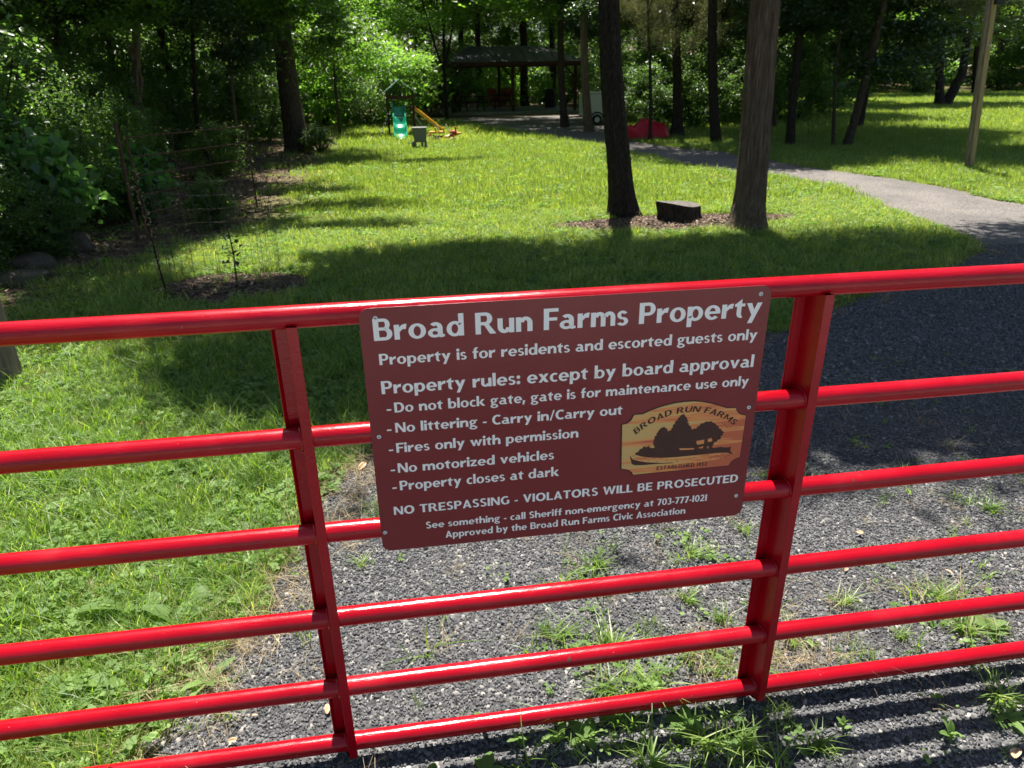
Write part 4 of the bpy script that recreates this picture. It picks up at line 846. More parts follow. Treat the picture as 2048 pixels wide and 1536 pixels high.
while x < 58:
    y = 48.5 + 2.5 * math.sin(x * .7)
    shrub(x, y, (2.6, 2.0, 1.7), 'shrub' if i % 2 else 'branch', 'low bush in the hedge of undergrowth closing the far lawn', 'undergrowth at the far wood edge', k=i, seed=90 + i); shrub(x + 1.7, y + 8, (3.2, 2.4, 2.3), 'shrub', 'tall dim bush behind the hedge of undergrowth in the far wood', 'bushes inside the far wood', k=1, seed=190 + i); i += 1; x += 3.4

# ------------------------------------------------------------------ stump and pole
M['stump_top'] = noise_mat('sawn_grey_wood', [(0.3, (0.05, 0.045, 0.038)), (0.7, (0.15, 0.13, 0.11))], scale=14, bump=.6, bscale=30)
root = empty('tree_stump', (3.37, 8.50, 0), label='low sawn tree stump with a tilted top between the two lawn trunks', cat='stump')
R = random.Random(4); n = 40; V = []; F_ = []
for i, (z, rr, sh) in enumerate([(-.03, .30, 0), (.03, .28, 0), (.10, .262, -.008), (.18, .262, -.022), (.235, .27, -.035)]):
    for k in range(n):
        th = 2 * PI * k / n
        r = rr * (1 + .06 * math.sin(3 * th + .8) + .05 * math.sin(5 * th + 2) + R.uniform(-.025, .025))
        tl = (.03 * -math.cos(th) + .012 * math.sin(2 * th)) if i == 4 else 0
        V.append((r * math.cos(th) + sh, r * .72 * math.sin(th), z + tl))
for i in range(4):
    for k in range(n): F_.append((i * n + k, i * n + (k + 1) % n, (i + 1) * n + (k + 1) % n, (i + 1) * n + k))
mesh('bark_side', V, F_, M['bark_dark'], root, smooth=True)
top = [(v[0], v[1], v[2] + .001) for v in V[4 * n:]]
mesh('sawn_top', top + [(-.035, 0, .225)], [(k, (k + 1) % n, n) for k in range(n)], M['stump_top'], root)

pole = empty('wooden_pole', (10.24, 12.035, 0), label='leaning light brown wooden pole standing in the grass right of the path', cat='pole')
mb = MB(); mb.bar((.02, -.005, -.1), (-.42, -.005, 3.9), .048, .09); mb.build('pole_board', M['wood_pole'], pole, bevel=.004)
mb = MB(); mb.bar((-.043, .01, -.1), (-.481, .01, 3.88), .045, .10); mb.build('pole_board', M['wood_grey'], pole, bevel=.004, )
MB().tube([(-.20, -.08, 2.02), (-.24, -.07, 2.03), (-.28, -.08, 2.05)], .008, n=6).build('wire_tie', M['steel'], pole)
b_ = MB().box((-.22, -.02, 2.72), (.16, .14, .13)).build('fixture_box', M['rubber'], pole, bevel=.01)

post = empty('fence_post', (-2.52, 4.55, 0), label='weathered square wooden post at the left edge behind the gate', cat='post')
MB().bar((0, 0, -.1), (0, 0, 1.15), .12, .12).build('post_body', M['wood_grey'], post, bevel=.008)
MB().add([(-.06, -.06, 1.15), (.06, -.06, 1.15), (.06, .06, 1.15), (-.06, .06, 1.15), (0, 0, 1.18)], [(0, 1, 4), (1, 2, 4), (2, 3, 4), (3, 0, 4)]).build('post_cap', M['wood_grey'], post)

# ------------------------------------------------------------------ old rusty gate in the thicket
rg = empty('rusty_gate', (-2.98, 8.9, 0), label='old rusty pipe gate swung open into the thicket, briars growing through it', cat='gate')
A_, B_ = Vector((-2.98, 8.9, 0)), Vector((-2.05, 10.75, 0)); d_ = B_ - A_
for z in (1.13, .92, .71, .50, .29, .10):
    MB().tube([(0, 0, z), tuple(d_ * .5 + Vector((0, 0, z - .012))), tuple(d_ + Vector((0, 0, z - .02)))], .0085, n=8).build('rail', M['rust'], rg, smooth=True)
for t in (0, .33, .62, 1):
    p = d_ * t
    MB().tube([(p.x, p.y, .02), (p.x, p.y, 1.15)], .012 if t in (0, 1) else .005, n=8).build('upright', M['rust'], rg, smooth=True)
gp = empty('gate_post', (-3.05, 8.78, 0), label='dark iron post carrying the old rusty gate at its left end', cat='post')
MB().tube([(0, 0, -.1), (0.03, 0, 1.25)], .02, n=10).build('post_body', M['rust'], gp, smooth=True)
MB().tube([(0.03, 0, 1.25), (0.03, 0, 1.29)], .024, n=10).build('post_cap', M['rust'], gp, smooth=True)

# ------------------------------------------------------------------ wire cage round a sapling
cg = empty('wire_cage', (-1.60, 6.52, 0), label='wire mesh cage standing on mulch around a small sapling', cat='wire cage')
mb = MB(); Rr = random.Random(9)
for k in range(26):
    a = 2 * PI * k / 26; r0 = .46
    mb.tube([(r0 * math.cos(a), r0 * math.sin(a) * .9, 0), ((r0 + Rr.uniform(-.01, .01)) * math.cos(a) + .01, r0 * math.sin(a) * .9, .45), (r0 * 1.02 * math.cos(a) + Rr.uniform(-.02, .02), r0 * .92 * math.sin(a), .9 + Rr.uniform(-.02, .05))], .0013, n=4)
for z in (.04, .16, .28, .40, .52, .64, .76, .88):
    mb.tube([(.462 * math.cos(2 * PI * k / 40), .416 * math.sin(2 * PI * k / 40), z + .008 * math.sin(k)) for k in range(41)], .0012, n=4)
tag(mb.build('wire_mesh', M['wire'], cg), kind='stuff')
st = empty('vine_covered_stake', (-2.06, 6.32, 0), label='thin leaning stake wrapped in dry vine at the left of the wire cage', cat='stake')
MB().tube([(0, 0, -.1), (-.04, .03, .45), (-.07, .05, .98)], [.009, .008, .007], n=8).build('rod', M['bark_dark'], st, smooth=True)
pts = [(-.08 * z + .022 * math.cos(z * 17), .05 * z + .022 * math.sin(z * 17), z) for z in [i * .035 for i in range(28)]]
MB().tube(pts, .0035, n=6).build('vine', M['vine'], st, smooth=True)
V_, F2 = leaf_arrays(np.array([[-.08 * z + random.gauss(0, .025), .05 * z + random.gauss(0, .025), z] for z in np.linspace(.2, 1.05, 120)]), .024, np.random.default_rng(3))
link(bpy.data.objects.new('vine_leaves', fastmesh('vine_leaves', V_, F2, M['straw'], var=np.random.default_rng(1).uniform(0, 1, len(V_)))), st)
sp = empty('sapling', (-1.52, 6.5, 0), label='small dark sapling growing inside the wire cage', cat='sapling')
MB().tube([(0, 0, 0), (.02, 0, .3), (.0, .01, .62)], [.008, .006, .003], n=6).build('stem', M['bark_dark'], sp)
V_, F2 = leaf_arrays(np.random.default_rng(5).normal(0, 1, (60, 3)) * [.05, .05, .11] + [.01, 0, .36], .04, np.random.default_rng(4))
link(bpy.data.objects.new('foliage', fastmesh('foliage', V_, F2, M['leaf_dark'], var=np.random.default_rng(1).uniform(0, 1, len(V_)))), sp)

# ------------------------------------------------------------------ stones by the thicket
def rock(name, loc, s, mat, label, cat='rock', seed=0, squash=(1, .8, .6), rz=0):
    bmq = bmesh.new(); bmesh.ops.create_icosphere(bmq, subdivisions=3, radius=1)
    R = random.Random(seed); ph = [R.uniform(0, 6) for _ in range(6)]
    for v in bmq.verts:
        c = v.co; f = 1 + .16 * math.sin(2.3 * c.x + ph[0]) * math.cos(2.9 * c.y + ph[1]) + .1 * math.sin(5 * c.z + ph[2] + 3 * c.x) + .05 * math.sin(9 * c.y + ph[3])
        v.co = Vector((c.x * squash[0], c.y * squash[1], c.z * squash[2])) * f * s
    me_ = bpy.data.meshes.new(name); bmq.to_mesh(me_); bmq.free(); me_.materials.append(mat)
    for p in me_.polygons: p.use_smooth = True
    o = bpy.data.objects.new(name, me_); o.location = loc; o.rotation_euler = (0, 0, rz); link(o)
    return tag(o, label, cat)
rock('field_stone', (-3.72, 7.62, .04), .22, M['stone'], 'reddish brown field stone at the left edge of the lawn', seed=2, rz=.5)
rock('field_stone', (-3.62, 8.35, .06), .27, M['stone'], 'larger grey boulder half hidden under the broad leaved shrub', seed=3, rz=1.2)
rock('field_stone', (-3.55, 7.05, .05), .2, M['stone'], 'small flat stone nearest the gate by the left shrubs', seed=6, rz=.2, squash=(1.2, .9, .4))

# ------------------------------------------------------------------ play corner
ps = empty('play_tower', (.1, 22.8, 0), label='wooden play tower under the leaves with a pale teal canvas roof', cat='play tower')
for x, y in ((-.33, -.4), (.42, -.4), (-.33, .4), (.42, .4)): MB().bar((x, y, -.05), (x, y, 1.32), .05).build('post', M['wood_dark'], ps, bevel=.006)
for k in range(6): MB().box((.045, -.35 + k * .14, .82), (.84, .12, .03)).build('deck_board', M['wood_dark'], ps)
for y in (-.4, .4): MB().box((.045, y, 1.1), (.8, .03, .07)).build('guard_rail', M['wood_dark'], ps)
rf = [(-.45, -.5, 1.22), (.045, -.5, 1.6), (.54, -.5, 1.22), (-.45, .5, 1.22), (.045, .5, 1.6), (.54, .5, 1.22), (-.45, -.5, 1.205), (.045, -.5, 1.582), (.54, -.5, 1.205), (-.45, .5, 1.205), (.045, .5, 1.582), (.54, .5, 1.205)]
mesh('canvas_roof', rf, [(0, 1, 4, 3), (1, 2, 5, 4), (9, 10, 7, 6), (10, 11, 8, 7), (0, 6, 7, 1), (1, 7, 8, 2), (3, 4, 10, 9), (4, 5, 11, 10), (0, 3, 9, 6), (2, 8, 11, 5)], M['tarp_teal'], ps)
def chute(path, w, rim, name, mat, par):
    mb = MB(); prof = [(-w / 2 - .015, 0), (-w / 2 - .015, rim), (-w / 2 + .02, rim + .008), (-w / 2 + .035, .03), (-w * .2, .012), (w * .2, .012), (w / 2 - .035, .03), (w / 2 - .02, rim + .008), (w / 2 + .015, rim), (w / 2 + .015, 0)]
    V = []; n = len(prof)
    for i, p in enumerate(path):
        a = Vector(path[max(i - 1, 0)]); b = Vector(path[min(i + 1, len(path) - 1)]); t = (b - a).normalized()
        s = Vector((t.y, -t.x, 0)).normalized(); u = s.cross(t) if s.cross(t).z > 0 else t.cross(s)
        for px, pz in prof: V.append(Vector(p) + s * px + u * pz)
    F_ = [(i * n + k, i * n + (k + 1) % n, (i + 1) * n + (k + 1) % n, (i + 1) * n + k) for i in range(len(path) - 1) for k in range(n)]
    F_ += [tuple(range(n)), tuple((len(path) - 1) * n + k for k in range(n))]
    return mb.add(V, F_).build(name, mat, par, smooth=True)
sl = empty('green_slide', (.09, 21.25, 0), label='green plastic wavy slide facing the gate, on the sunny lawn', cat='slide')
chute([(0, 1.08 - .012 * i * 3.2, max(.86 - .8 * (i / 24) ** 1.0 + .035 * math.sin(i * .85), .05)) for i in range(25)] + [(0, -.02, .05), (0, -.08, .055)], .34, .09, 'chute', M['green_slide'], sl)
for s_ in (-1, 1): MB().tube([(s_ * .17, 1.14, .80), (s_ * .17, 1.1, 1.02), (s_ * .175, .96, .96), (s_ * .18, .85, .78)], .016, n=8).build('hand_grip', M['green_slide'], sl, smooth=True)
for s_ in (-1, 1): MB().bar((s_ * .18, .25, .0), (s_ * .17, 1.08, .80), .03).build('side_beam', M['rubber'], sl)
ys = empty('yellow_slide', (.5, 22.6, 0), label='long yellow slide running down to the right from the play tower', cat='slide')
chute([(-.05 + i * .045, 0, .82 - i * .036) for i in range(20)], .3, .09, 'chute', M['yellow'], ys)
MB().tube([(-.02, .0, .72), (.42, -.1, 0)], .018, n=6).build('support_rod', M['steel'], ys)
cl = empty('climbing_rope', (-.42, 21.9, 0), label='knotted white rope ladder slanting down left of the green slide', cat='rope')
MB().tube([(.2, 0.3, .72), (.05, .15, .42), (-.08, 0, .02)], .008, n=5).build('rope', M['wood_grey'], cl)
for k in range(8):
    t = k / 8; o = rock('knot', (0, 0, 0), .02, M['white'], None, None, seed=k, squash=(1, 1, 1)); o.parent = cl; o.location = (.18 - .26 * t, .28 - .26 * t, .68 - .62 * t)
    for q in ('label', 'category'):
        if q in o: del o[q]
bn = empty('grey_play_table', (.54, 18.86, 0), label='grey plastic play table with stubby legs standing in front of the slides', cat='play table')
mb = MB(); z0_, z1_ = .17, .50
mb.add([(-.14, -.13, z0_), (.15, -.13, z0_), (.15, .13, z0_), (-.14, .13, z0_), (-.18, -.17, z1_), (.18, -.17, z1_), (.18, .17, z1_), (-.18, .17, z1_)], [(3, 2, 1, 0), (4, 5, 6, 7), (0, 1, 5, 4), (1, 2, 6, 5), (2, 3, 7, 6), (3, 0, 4, 7)])
mb.build('tub', M['greyplastic'], bn, bevel=.012)
MB().box((0, 0, .508), (.38, .36, .02)).build('rim', M['greyplastic'], bn, bevel=.006)
for x, y in ((-.12, -.1), (.05, -.1), (.14, -.1), (-.12, .1), (.14, .1)): MB().tube([(x, y, 0), (x, y, .19)], [.024, .03], n=8).build('leg', M['greyplastic'], bn)
MB().box((-.15, -.02, .09), (.12, .2, .18)).build('foot', M['greyplastic'], bn, bevel=.02)
ty = empty('ride_on_rocker', (1.25, 20.95, 0), label='red and yellow plastic see-saw with white handles beside the play table', cat='see-saw')
MB().tube([(-.42, 0, .16), (-.2, 0, .10), (.1, 0, .10), (.42, .02, .2)], .05, n=10).build('rocker_beam', M['redplastic'], ty, smooth=True)
MB().tube([(-.40, .1, .05), (0, .12, .02), (.40, .1, .06)], .03, n=8).build('rocker_base', M['redplastic'], ty, smooth=True)
for x, m_ in ((-.28, 'yellow'), (-.05, 'yellow'), (.28, 'redplastic')):
    MB().box((x, 0, .24), (.2, .16, .06)).build('seat', M[m_], ty, bevel=.02)
    MB().box((x + .07, 0, .31), (.04, .15, .12)).build('seat_back', M[m_], ty, bevel=.012)
for x in (-.12, .14): MB().tube([(x - .05, -.05, .45), (x + .02, -.05, .27)], .014, n=6).build('handle', M['white'], ty)
MB().box((-.2, -.06, .12), (.16, .08, .06)).build('foot_rest', M['blueplastic'], ty, bevel=.01)
MB().box((.44, -.04, .2), (.16, .1, .05)).build('end_bumper', M['yellow'], ty, bevel=.015)

# ------------------------------------------------------------------ pavilion, tables, chairs, trailer, tarp
pv = empty('picnic_pavilion', (5.2, 36.3, 0), label='open timber picnic pavilion with a grey metal roof among the trees', cat='pavilion')
X0, X1, Y0, Y1 = -2.65, 2.9, -2.2, 2.4
MB().box((.12, .1, .04), (X1 - X0 + .9, Y1 - Y0 + .8, .12)).build('floor_slab', M['concrete'], pv)
for x in (X0, .05, X1):
    for y in (Y0, Y1): MB().bar((x, y, .1), (x, y, 2.0), .13).build('post', M['wood_dark'], pv)
MB().bar((X0 + .18, Y0 + .1, .1), (X0 + .18, Y0 + .1, 2.0), .09).build('post', M['wood_dark'], pv)
for y in (Y0, Y1): MB().box(((X0 + X1) / 2, y, 2.06), (X1 - X0 + .5, .12, .2)).build('beam', M['wood_dark'], pv)
for x in (X0, X1): MB().box((x, (Y0 + Y1) / 2, 2.04), (.11, Y1 - Y0 - .13, .18)).build('beam', M['wood_dark'], pv)
for x, s_ in ((X0, 1), (.05, 1), (.05, -1), (X1, -1)): MB().bar((x + .02 * s_, Y0, 1.5), (x + .5 * s_, Y0, 1.97), .07).build('brace', M['wood_dark'], pv)
e = .35; zr, ze = 2.85, 2.14
ro = [(X0 - e, Y0 - e, ze), (X1 + e, Y0 - e, ze), (X1 + e, Y1 + e, ze), (X0 - e, Y1 + e, ze), (X0 + 1.0, .1, zr), (X1 - 1.0, .1, zr)]
ro2 = [(x, y, z - .05) for x, y, z in ro]
roof = mesh('roof', ro + ro2, [(0, 1, 5, 4), (1, 2, 5), (2, 3, 4, 5), (3, 0, 4), (6, 10, 11, 7), (7, 11, 8), (8, 11, 10, 9), (9, 10, 6), (0, 6, 7, 1), (1, 7, 8, 2), (2, 8, 9, 3), (3, 9, 6, 0)], M['roof_metal'], pv)
MB().box(((X0 + X1) / 2, Y0 - e - .02, ze - .06), (X1 - X0 + 2 * e + .04, .03, .14)).build('fascia', M['wood_dark'], pv)
for k in range(14):
    x = X0 - e + .25 + k * .43
    t = 1.0 if X0 + 1.0 < x < X1 - 1.0 else max(0.05, min(1, (x - (X0 - e)) / (1.35) if x < 0 else ((X1 + e) - x) / 1.35))
    a = Vector((x, Y0 - e, ze)); b = a.lerp(Vector((x, .1, zr)), t)
    sm = MB().bar(a + Vector((0, 0, .012)), b + Vector((0, 0, .012)), .03).build('roof_seam', M['roof_metal']); sm.parent = roof
def picnic_table(loc, rz, label):
    t = empty('picnic_table', loc, rz, label=label, cat='picnic table')
    for k in range(4): MB().box((0, -.24 + k * .16, .62), (1.35, .145, .035)).build('top_board', M['wood_dark'], t)
    for s_ in (-1, 1):
        MB().box((0, s_ * .55, .37), (1.35, .2, .035)).build('bench_board', M['wood_dark'], t)
        MB().box((s_ * .48, 0, .35), (.05, 1.2, .07)).build('cross_beam', M['wood_dark'], t)
        for q in (-1, 1): MB().bar((s_ * .44, q * .4, 0), (s_ * .44, q * .18, .6), .05).build('leg', M['wood_dark'], t)
picnic_table((3.55, 35.6, .1), .35, 'dark picnic table at the left end of the pavilion floor')
picnic_table((5.25, 37.0, .1), -.1, 'dark picnic table in the middle of the pavilion')
def lawn_chair(loc, rz, label):
    t = empty('slatted_lawn_chair', loc, rz, label=label, cat='chair')
    for k in range(5): MB().bar((-.2 + k * .1, .12, .28), (-.22 + k * .11, .38, .92 - .02 * abs(k - 2)), .08, .02).build('back_slat', M['red_chair'], t)
    for k in range(4): MB().box((0, -.28 + k * .1, .3 - k * .025 + .03), (.5, .085, .02)).build('seat_slat', M['red_chair'], t)
    for s_ in (-1, 1):
        MB().box((s_ * .3, -.08, .5), (.1, .6, .025)).build('arm', M['red_chair'], t)
        MB().bar((s_ * .27, -.3, 0), (s_ * .27, -.3, .49), .05).build('leg', M['red_chair'], t)
        MB().bar((s_ * .27, -.3, .3), (s_ * .27, .45, .04), .04).build('leg', M['red_chair'], t)
lawn_chair((2.05, 36.6, 0), .5, 'dark red slatted lawn chair on the grass left of the pavilion')
lawn_chair((5.55, 38.6, .1), -.3, 'bright red slatted chair behind the middle picnic table')
lawn_chair((5.0, 38.5, .1), .3, 'red slatted chair left of the other one in the pavilion')
def barrel(loc, label, h=.7, r=.22):
    t = empty('trash_barrel', loc, label=label, cat='barrel')
    MB().tube([(0, 0, 0), (0, 0, .02), (0, 0, h * .33), (0, 0, h * .34), (0, 0, h * .36), (0, 0, h * .66), (0, 0, h * .68), (0, 0, h)], [r * .97, r, r, r * 1.04, r, r, r * 1.04, r], n=18).build('drum', M['rubber'], t, smooth=True)
    MB().tube([(0, 0, h), (0, 0, h + .03), (0, 0, h + .08)], [r * 1.05, r * 1.03, r * .4], n=18).build('lid', M['rubber'], t, smooth=True)
barrel((2.72, 34.9, .1), 'black trash barrel against the left pavilion post')
barrel((7.6, 37.2, .1), 'black trash barrel at the right end of the pavilion floor', .8, .26)
tr = empty('cargo_trailer', (7.3, 26.3, 0), label='small white enclosed cargo trailer parked behind the dark trunk', cat='trailer')
mb = MB(); L_, Wd_, z0_, z1_ = .78, .5, .24, 1.06
prof = [(-L_, z0_), (L_, z0_), (L_, z1_ - .03), (L_ - .05, z1_), (-L_ + .08, z1_), (-L_, z1_ - .1)]
mb.add([(x, -Wd_, z) for x, z in prof] + [(x, Wd_, z) for x, z in prof], [tuple(range(6)), tuple(reversed(range(6, 12)))] + [(k, 6 + k, 6 + (k + 1) % 6, (k + 1) % 6) for k in range(6)])
mb.build('body', M['white'], tr, bevel=.02)
MB().box((0, -Wd_ - .008, z1_ - .06), (2 * L_ - .1, .012, .03)).build('top_trim', M['steel'], tr)
MB().box((0, -Wd_ - .008, z0_ + .03), (2 * L_ - .02, .012, .05)).build('bottom_trim', M['steel'], tr)
for s_ in (-1, 1):
    wx = -.38
    w_ = MB().tube([(wx, s_ * (Wd_ + .02) - .05, .17), (wx, s_ * (Wd_ + .02) + .05, .17)], .17, n=24).build('wheel', M['rubber'], tr, smooth=True)
    MB().tube([(wx, s_ * (Wd_ + .02) - .056, .17), (wx, s_ * (Wd_ + .02) + .056, .17)], [.09, .09], n=20).build('hub', M['white']).parent = w_
    pts = [(wx + .24 * math.cos(a), s_ * (Wd_ + .03), .17 + .24 * math.sin(a)) for a in [PI * k / 10 for k in range(11)]]
    MB().tube(pts, .022, n=6).build('fender', M['rubber'], tr, smooth=True)
MB().bar((-L_, 0, .26), (-L_ - .6, 0, .24), .05).build('tongue', M['rubber'], tr)
MB().tube([(-L_ - .5, 0, .0), (-L_ - .5, 0, .3)], .02, n=8).build('jack', M['steel'], tr)
tp = empty('red_tarp_heap', (6.72, 19.75, 0), label='crumpled red tarpaulin covering a low heap behind the path', cat='tarp')
bmq = bmesh.new(); bmesh.ops.create_uvsphere(bmq, u_segments=40, v_segments=24, radius=1)
for v in bmq.verts:
    c = v.co.copy()
    top_ = .36 + .10 * math.exp(-((c.x + .0) / .55) ** 2) + .04 * math.sin(6 * c.x + 1) + .03 * math.sin(11 * c.x)
    f = 1 + .05 * math.sin(7 * c.x + 4 * c.y) + .04 * math.sin(13 * c.y - 6 * c.z) + .03 * math.sin(19 * c.x + 3)
    v.co = Vector((c.x * .62 * f, c.y * .42 * f, min(1, max(c.z, 0) * 1.5) ** .7 * top_ * f * (1 - .1 * math.sin(9 * c.x)) if c.z > 0 else -.02))
me_ = bpy.data.meshes.new('tarp_sheet'); bmq.to_mesh(me_); bmq.free(); me_.materials.append(M['tarp_red'])
for p in me_.polygons: p.use_smooth = True
link(bpy.data.objects.new('tarp_sheet', me_), tp)
MB().tube([(-.62, -.2, .06), (-.2, -.43, .04), (.3, -.42, .05), (.62, -.1, .05)], .008, n=5).build('tie_rope', M['wood_grey'], tp)

# ------------------------------------------------------------------ ground cover (too many to count): grass, gravel stones, bark chips
def blades(n, rad, h, w, seed, lean=.5, segs=3, hv=.3):
    r = np.random.default_rng(seed)
    a = r.uniform(0, 2 * PI, n); rr = rad * np.sqrt(r.uniform(0, 1, n))
    bx, by = rr * np.cos(a), rr * np.sin(a)
    d = r.uniform(0, 2 * PI, n); le = np.abs(r.normal(lean, .3, n)); H = h * np.exp(r.normal(0, hv, n)); ww = w * r.uniform(.7, 1.3, n)
    fa = d + PI / 2 + r.normal(0, .4, n)
    V = []; 
    for i in range(segs + 1):
        t = i / segs
        z = H * (t - .28 * le * t * t); o = H * le * t ** 1.8
        x = bx + np.cos(d) * o; y = by + np.sin(d) * o
        hw = ww * .5 * (1 - t ** 2.2)
        if i < segs:
            V.append(np.stack([x - np.cos(fa) * hw, y - np.sin(fa) * hw, z], 1)); V.append(np.stack([x + np.cos(fa) * hw, y + np.sin(fa) * hw, z], 1))
        else: V.append(np.stack([x, y, z], 1))
    k = len(V); V = np.stack(V, 1).reshape(-1, 3)
    F_ = []
    for i in range(segs - 1):
        b = 2 * i; F_ += [[b, b + 1, b + 3], [b, b + 3, b + 2]]
    b = 2 * (segs - 1); F_ += [[b, b + 1, b + 2]]
    Fc = (np.arange(n)[:, None, None] * k + np.array(F_)[None]).reshape(-1, 3)
    return V, Fc, np.repeat(r.uniform(0, 1, n), k)
def src(name, V, Fc, mat, var=None):
    return bpy.data.objects.new(name, fastmesh(name, V, Fc, mat, var))
def grass_src(name, n, rad, h, w, seed, mat='grass', **kw):
    V, Fc, v = blades(n, rad, h, w, seed, **kw); return src(name, V, Fc, M[mat], v)
def disc_leaves(n, rad, size, hh, seed, trefoil=True):
    r = np.random.default_rng(seed); V = []; F_ = []; var = []
    for i in range(n):
        a = r.uniform(0, 6.28); q = rad * math.sqrt(r.uniform(0, 1)); c = np.array([q * math.cos(a), q * math.sin(a), hh * r.uniform(.5, 1.2)])
        s = size * r.uniform(.6, 1.3); a0 = r.uniform(0, 6.28); tx, ty = r.normal(0, .3, 2); vv = r.uniform(0, 1)
        for j in range(3 if trefoil else 1):
            aj = a0 + j * 2.09; m = 6
            cc = c + np.array([math.cos(aj), math.sin(aj), 0]) * s * (.55 if trefoil else 0)
            b = len(V); V.append(cc + [0, 0, -.1 * s])
            for k in range(m):
                th = 6.2832 * k / m; p = np.array([math.cos(th), math.sin(th), 0]) * s * .52
                p[2] = p[0] * tx + p[1] * ty; V.append(cc + p)
            F_ += [[b, b + 1 + k, b + 1 + (k + 1) % m] for k in range(m)]; var += [vv] * (m + 1)
    return np.array(V), np.array(F_), np.array(var)
def leafy_src(name, *a, mat='weed', **k):
    V, F_, v = disc_leaves(*a, **k); return src(name, V, F_, M[mat], v)

def scatter(name, P, scl, srcs, label=None, cat=None, tilt=.15, idx=None, stretchz=None, parent=None):
    r = np.random.default_rng(len(P))
    n = len(P)
    me_ = bpy.data.meshes.new(name); me_.vertices.add(n); me_.vertices.foreach_set('co', np.asarray(P, np.float32).ravel())
    rot = np.stack([r.normal(0, tilt, n), r.normal(0, tilt, n), r.uniform(0, 2 * PI, n)], 1)
    a = me_.attributes.new('rot', 'FLOAT_VECTOR', 'POINT'); a.data.foreach_set('vector', rot.astype(np.float32).ravel())
    s3 = np.repeat(np.asarray(scl, np.float32)[:, None], 3, 1)
    if stretchz is not None: s3[:, 2] *= stretchz
    a = me_.attributes.new('scl', 'FLOAT_VECTOR', 'POINT'); a.data.foreach_set('vector', s3.ravel())
    a = me_.attributes.new('pick', 'INT', 'POINT'); a.data.foreach_set('value', (r.integers(0, len(srcs), n) if idx is None else idx).astype(np.int32))
    o = bpy.data.objects.new(name, me_); link(o, parent); tag(o, label, cat, kind='stuff')
    ng = bpy.data.node_groups.new(name, 'GeometryNodeTree')
    ng.interface.new_socket('Geometry', in_out='INPUT', socket_type='NodeSocketGeometry'); ng.interface.new_socket('Geometry', in_out='OUTPUT', socket_type='NodeSocketGeometry')
    nd = ng.nodes; gi = nd.new('NodeGroupInput'); go = nd.new('NodeGroupOutput')
    iop = nd.new('GeometryNodeInstanceOnPoints'); jn = nd.new('GeometryNodeJoinGeometry')
    for s_ in reversed(srcs):
        q = nd.new('GeometryNodeObjectInfo'); q.inputs['Object'].default_value = s_; q.inputs['As Instance'].default_value = True
        ng.links.new(q.outputs['Geometry'], jn.inputs[0])
    def attr(nm, t):
        q = nd.new('GeometryNodeInputNamedAttribute'); q.data_type = t; q.inputs['Name'].default_value = nm
        return [x for x in q.outputs if x.enabled and x.name == 'Attribute'][0]
    ng.links.new(gi.outputs[0], iop.inputs['Points']); ng.links.new(jn.outputs[0], iop.inputs['Instance'])
    iop.inputs['Pick Instance'].default_value = True
    ng.links.new(attr('pick', 'INT'), iop.inputs['Instance Index'])
    ng.links.new(attr('scl', 'FLOAT_VECTOR'), iop.inputs['Scale'])
    e2r = nd.new('FunctionNodeEulerToRotation'); ng.links.new(attr('rot', 'FLOAT_VECTOR'), e2r.inputs[0]); ng.links.new(e2r.outputs[0], iop.inputs['Rotation'])
    ng.links.new(iop.outputs[0], go.inputs[0])
    m_ = o.modifiers.new('scatter', 'NODES'); m_.node_group = ng
    return o
def in_view(P, mg=220):
    v = P - np.array([0, 0, 1.739]); d = v @ np.array(_F)
    x = 1024 + 1425.9 * (v @ np.array(_R)) / d; y = 768 - 1425.9 * (v @ np.array(_U)) / d
    return (d > .2) & (x > -mg) & (x < 2048 + mg) & (y < 1536 + mg)
def spread(x0, x1, y0, y1, dens, seed, on_drive=False, mask=None):
    r = np.random.default_rng(seed); n = int((x1 - x0) * (y1 - y0) * dens)
    P = np.stack([r.uniform(x0, x1, n), r.uniform(y0, y1, n), np.zeros(n)], 1)
    P = P[in_view(P)]
    ins = inside(P, DRIVE)
    P = P[ins] if on_drive else P[~ins]
    if mask is not None: P = P[mask(P)]
    P[:, 2] = .006 if on_drive else hgt(P[:, 0], P[:, 1])
    return P
_nr = np.random.default_rng(99); _K = _nr.normal(0, 1, (14, 2)) * np.linspace(.6, 4, 14)[:, None]; _PH = _nr.uniform(0, 6.28, 14)
def fbm(P, s=1.0): return sum(np.sin((P[:, 0] * k[0] + P[:, 1] * k[1]) * s + p) / (1 + .25 * i) for i, (k, p) in enumerate(zip(_K, _PH))) / 4.5
MUL = [((3.35, 8.45), (1.6, .52)), ((-1.55, 6.5), (.72, .5))]
def mulch_d(P): return np.min([((P[:, 0] - c[0]) / r[0]) ** 2 + ((P[:, 1] - c[1]) / r[1]) ** 2 for c, r in MUL], axis=0)
rg_ = np.random.default_rng(5)
def lawn_mask(P):
    base = mulch_d(P) > 1.0 + .25 * fbm(P, 3)
    left = rg_.uniform(0, 1, len(P)) < np.clip((P[:, 0] + 3.3 - 1.3 * np.clip((P[:, 1] - 7.5) / 2, 0, 1) + .4 * fbm(P, 1.2)) / 1.3, .05, 1)   # thins out under the thicket
    bare = fbm(P, .8) < .95
    return base & left & (bare | (rg_.uniform(0, 1, len(P)) < .35))
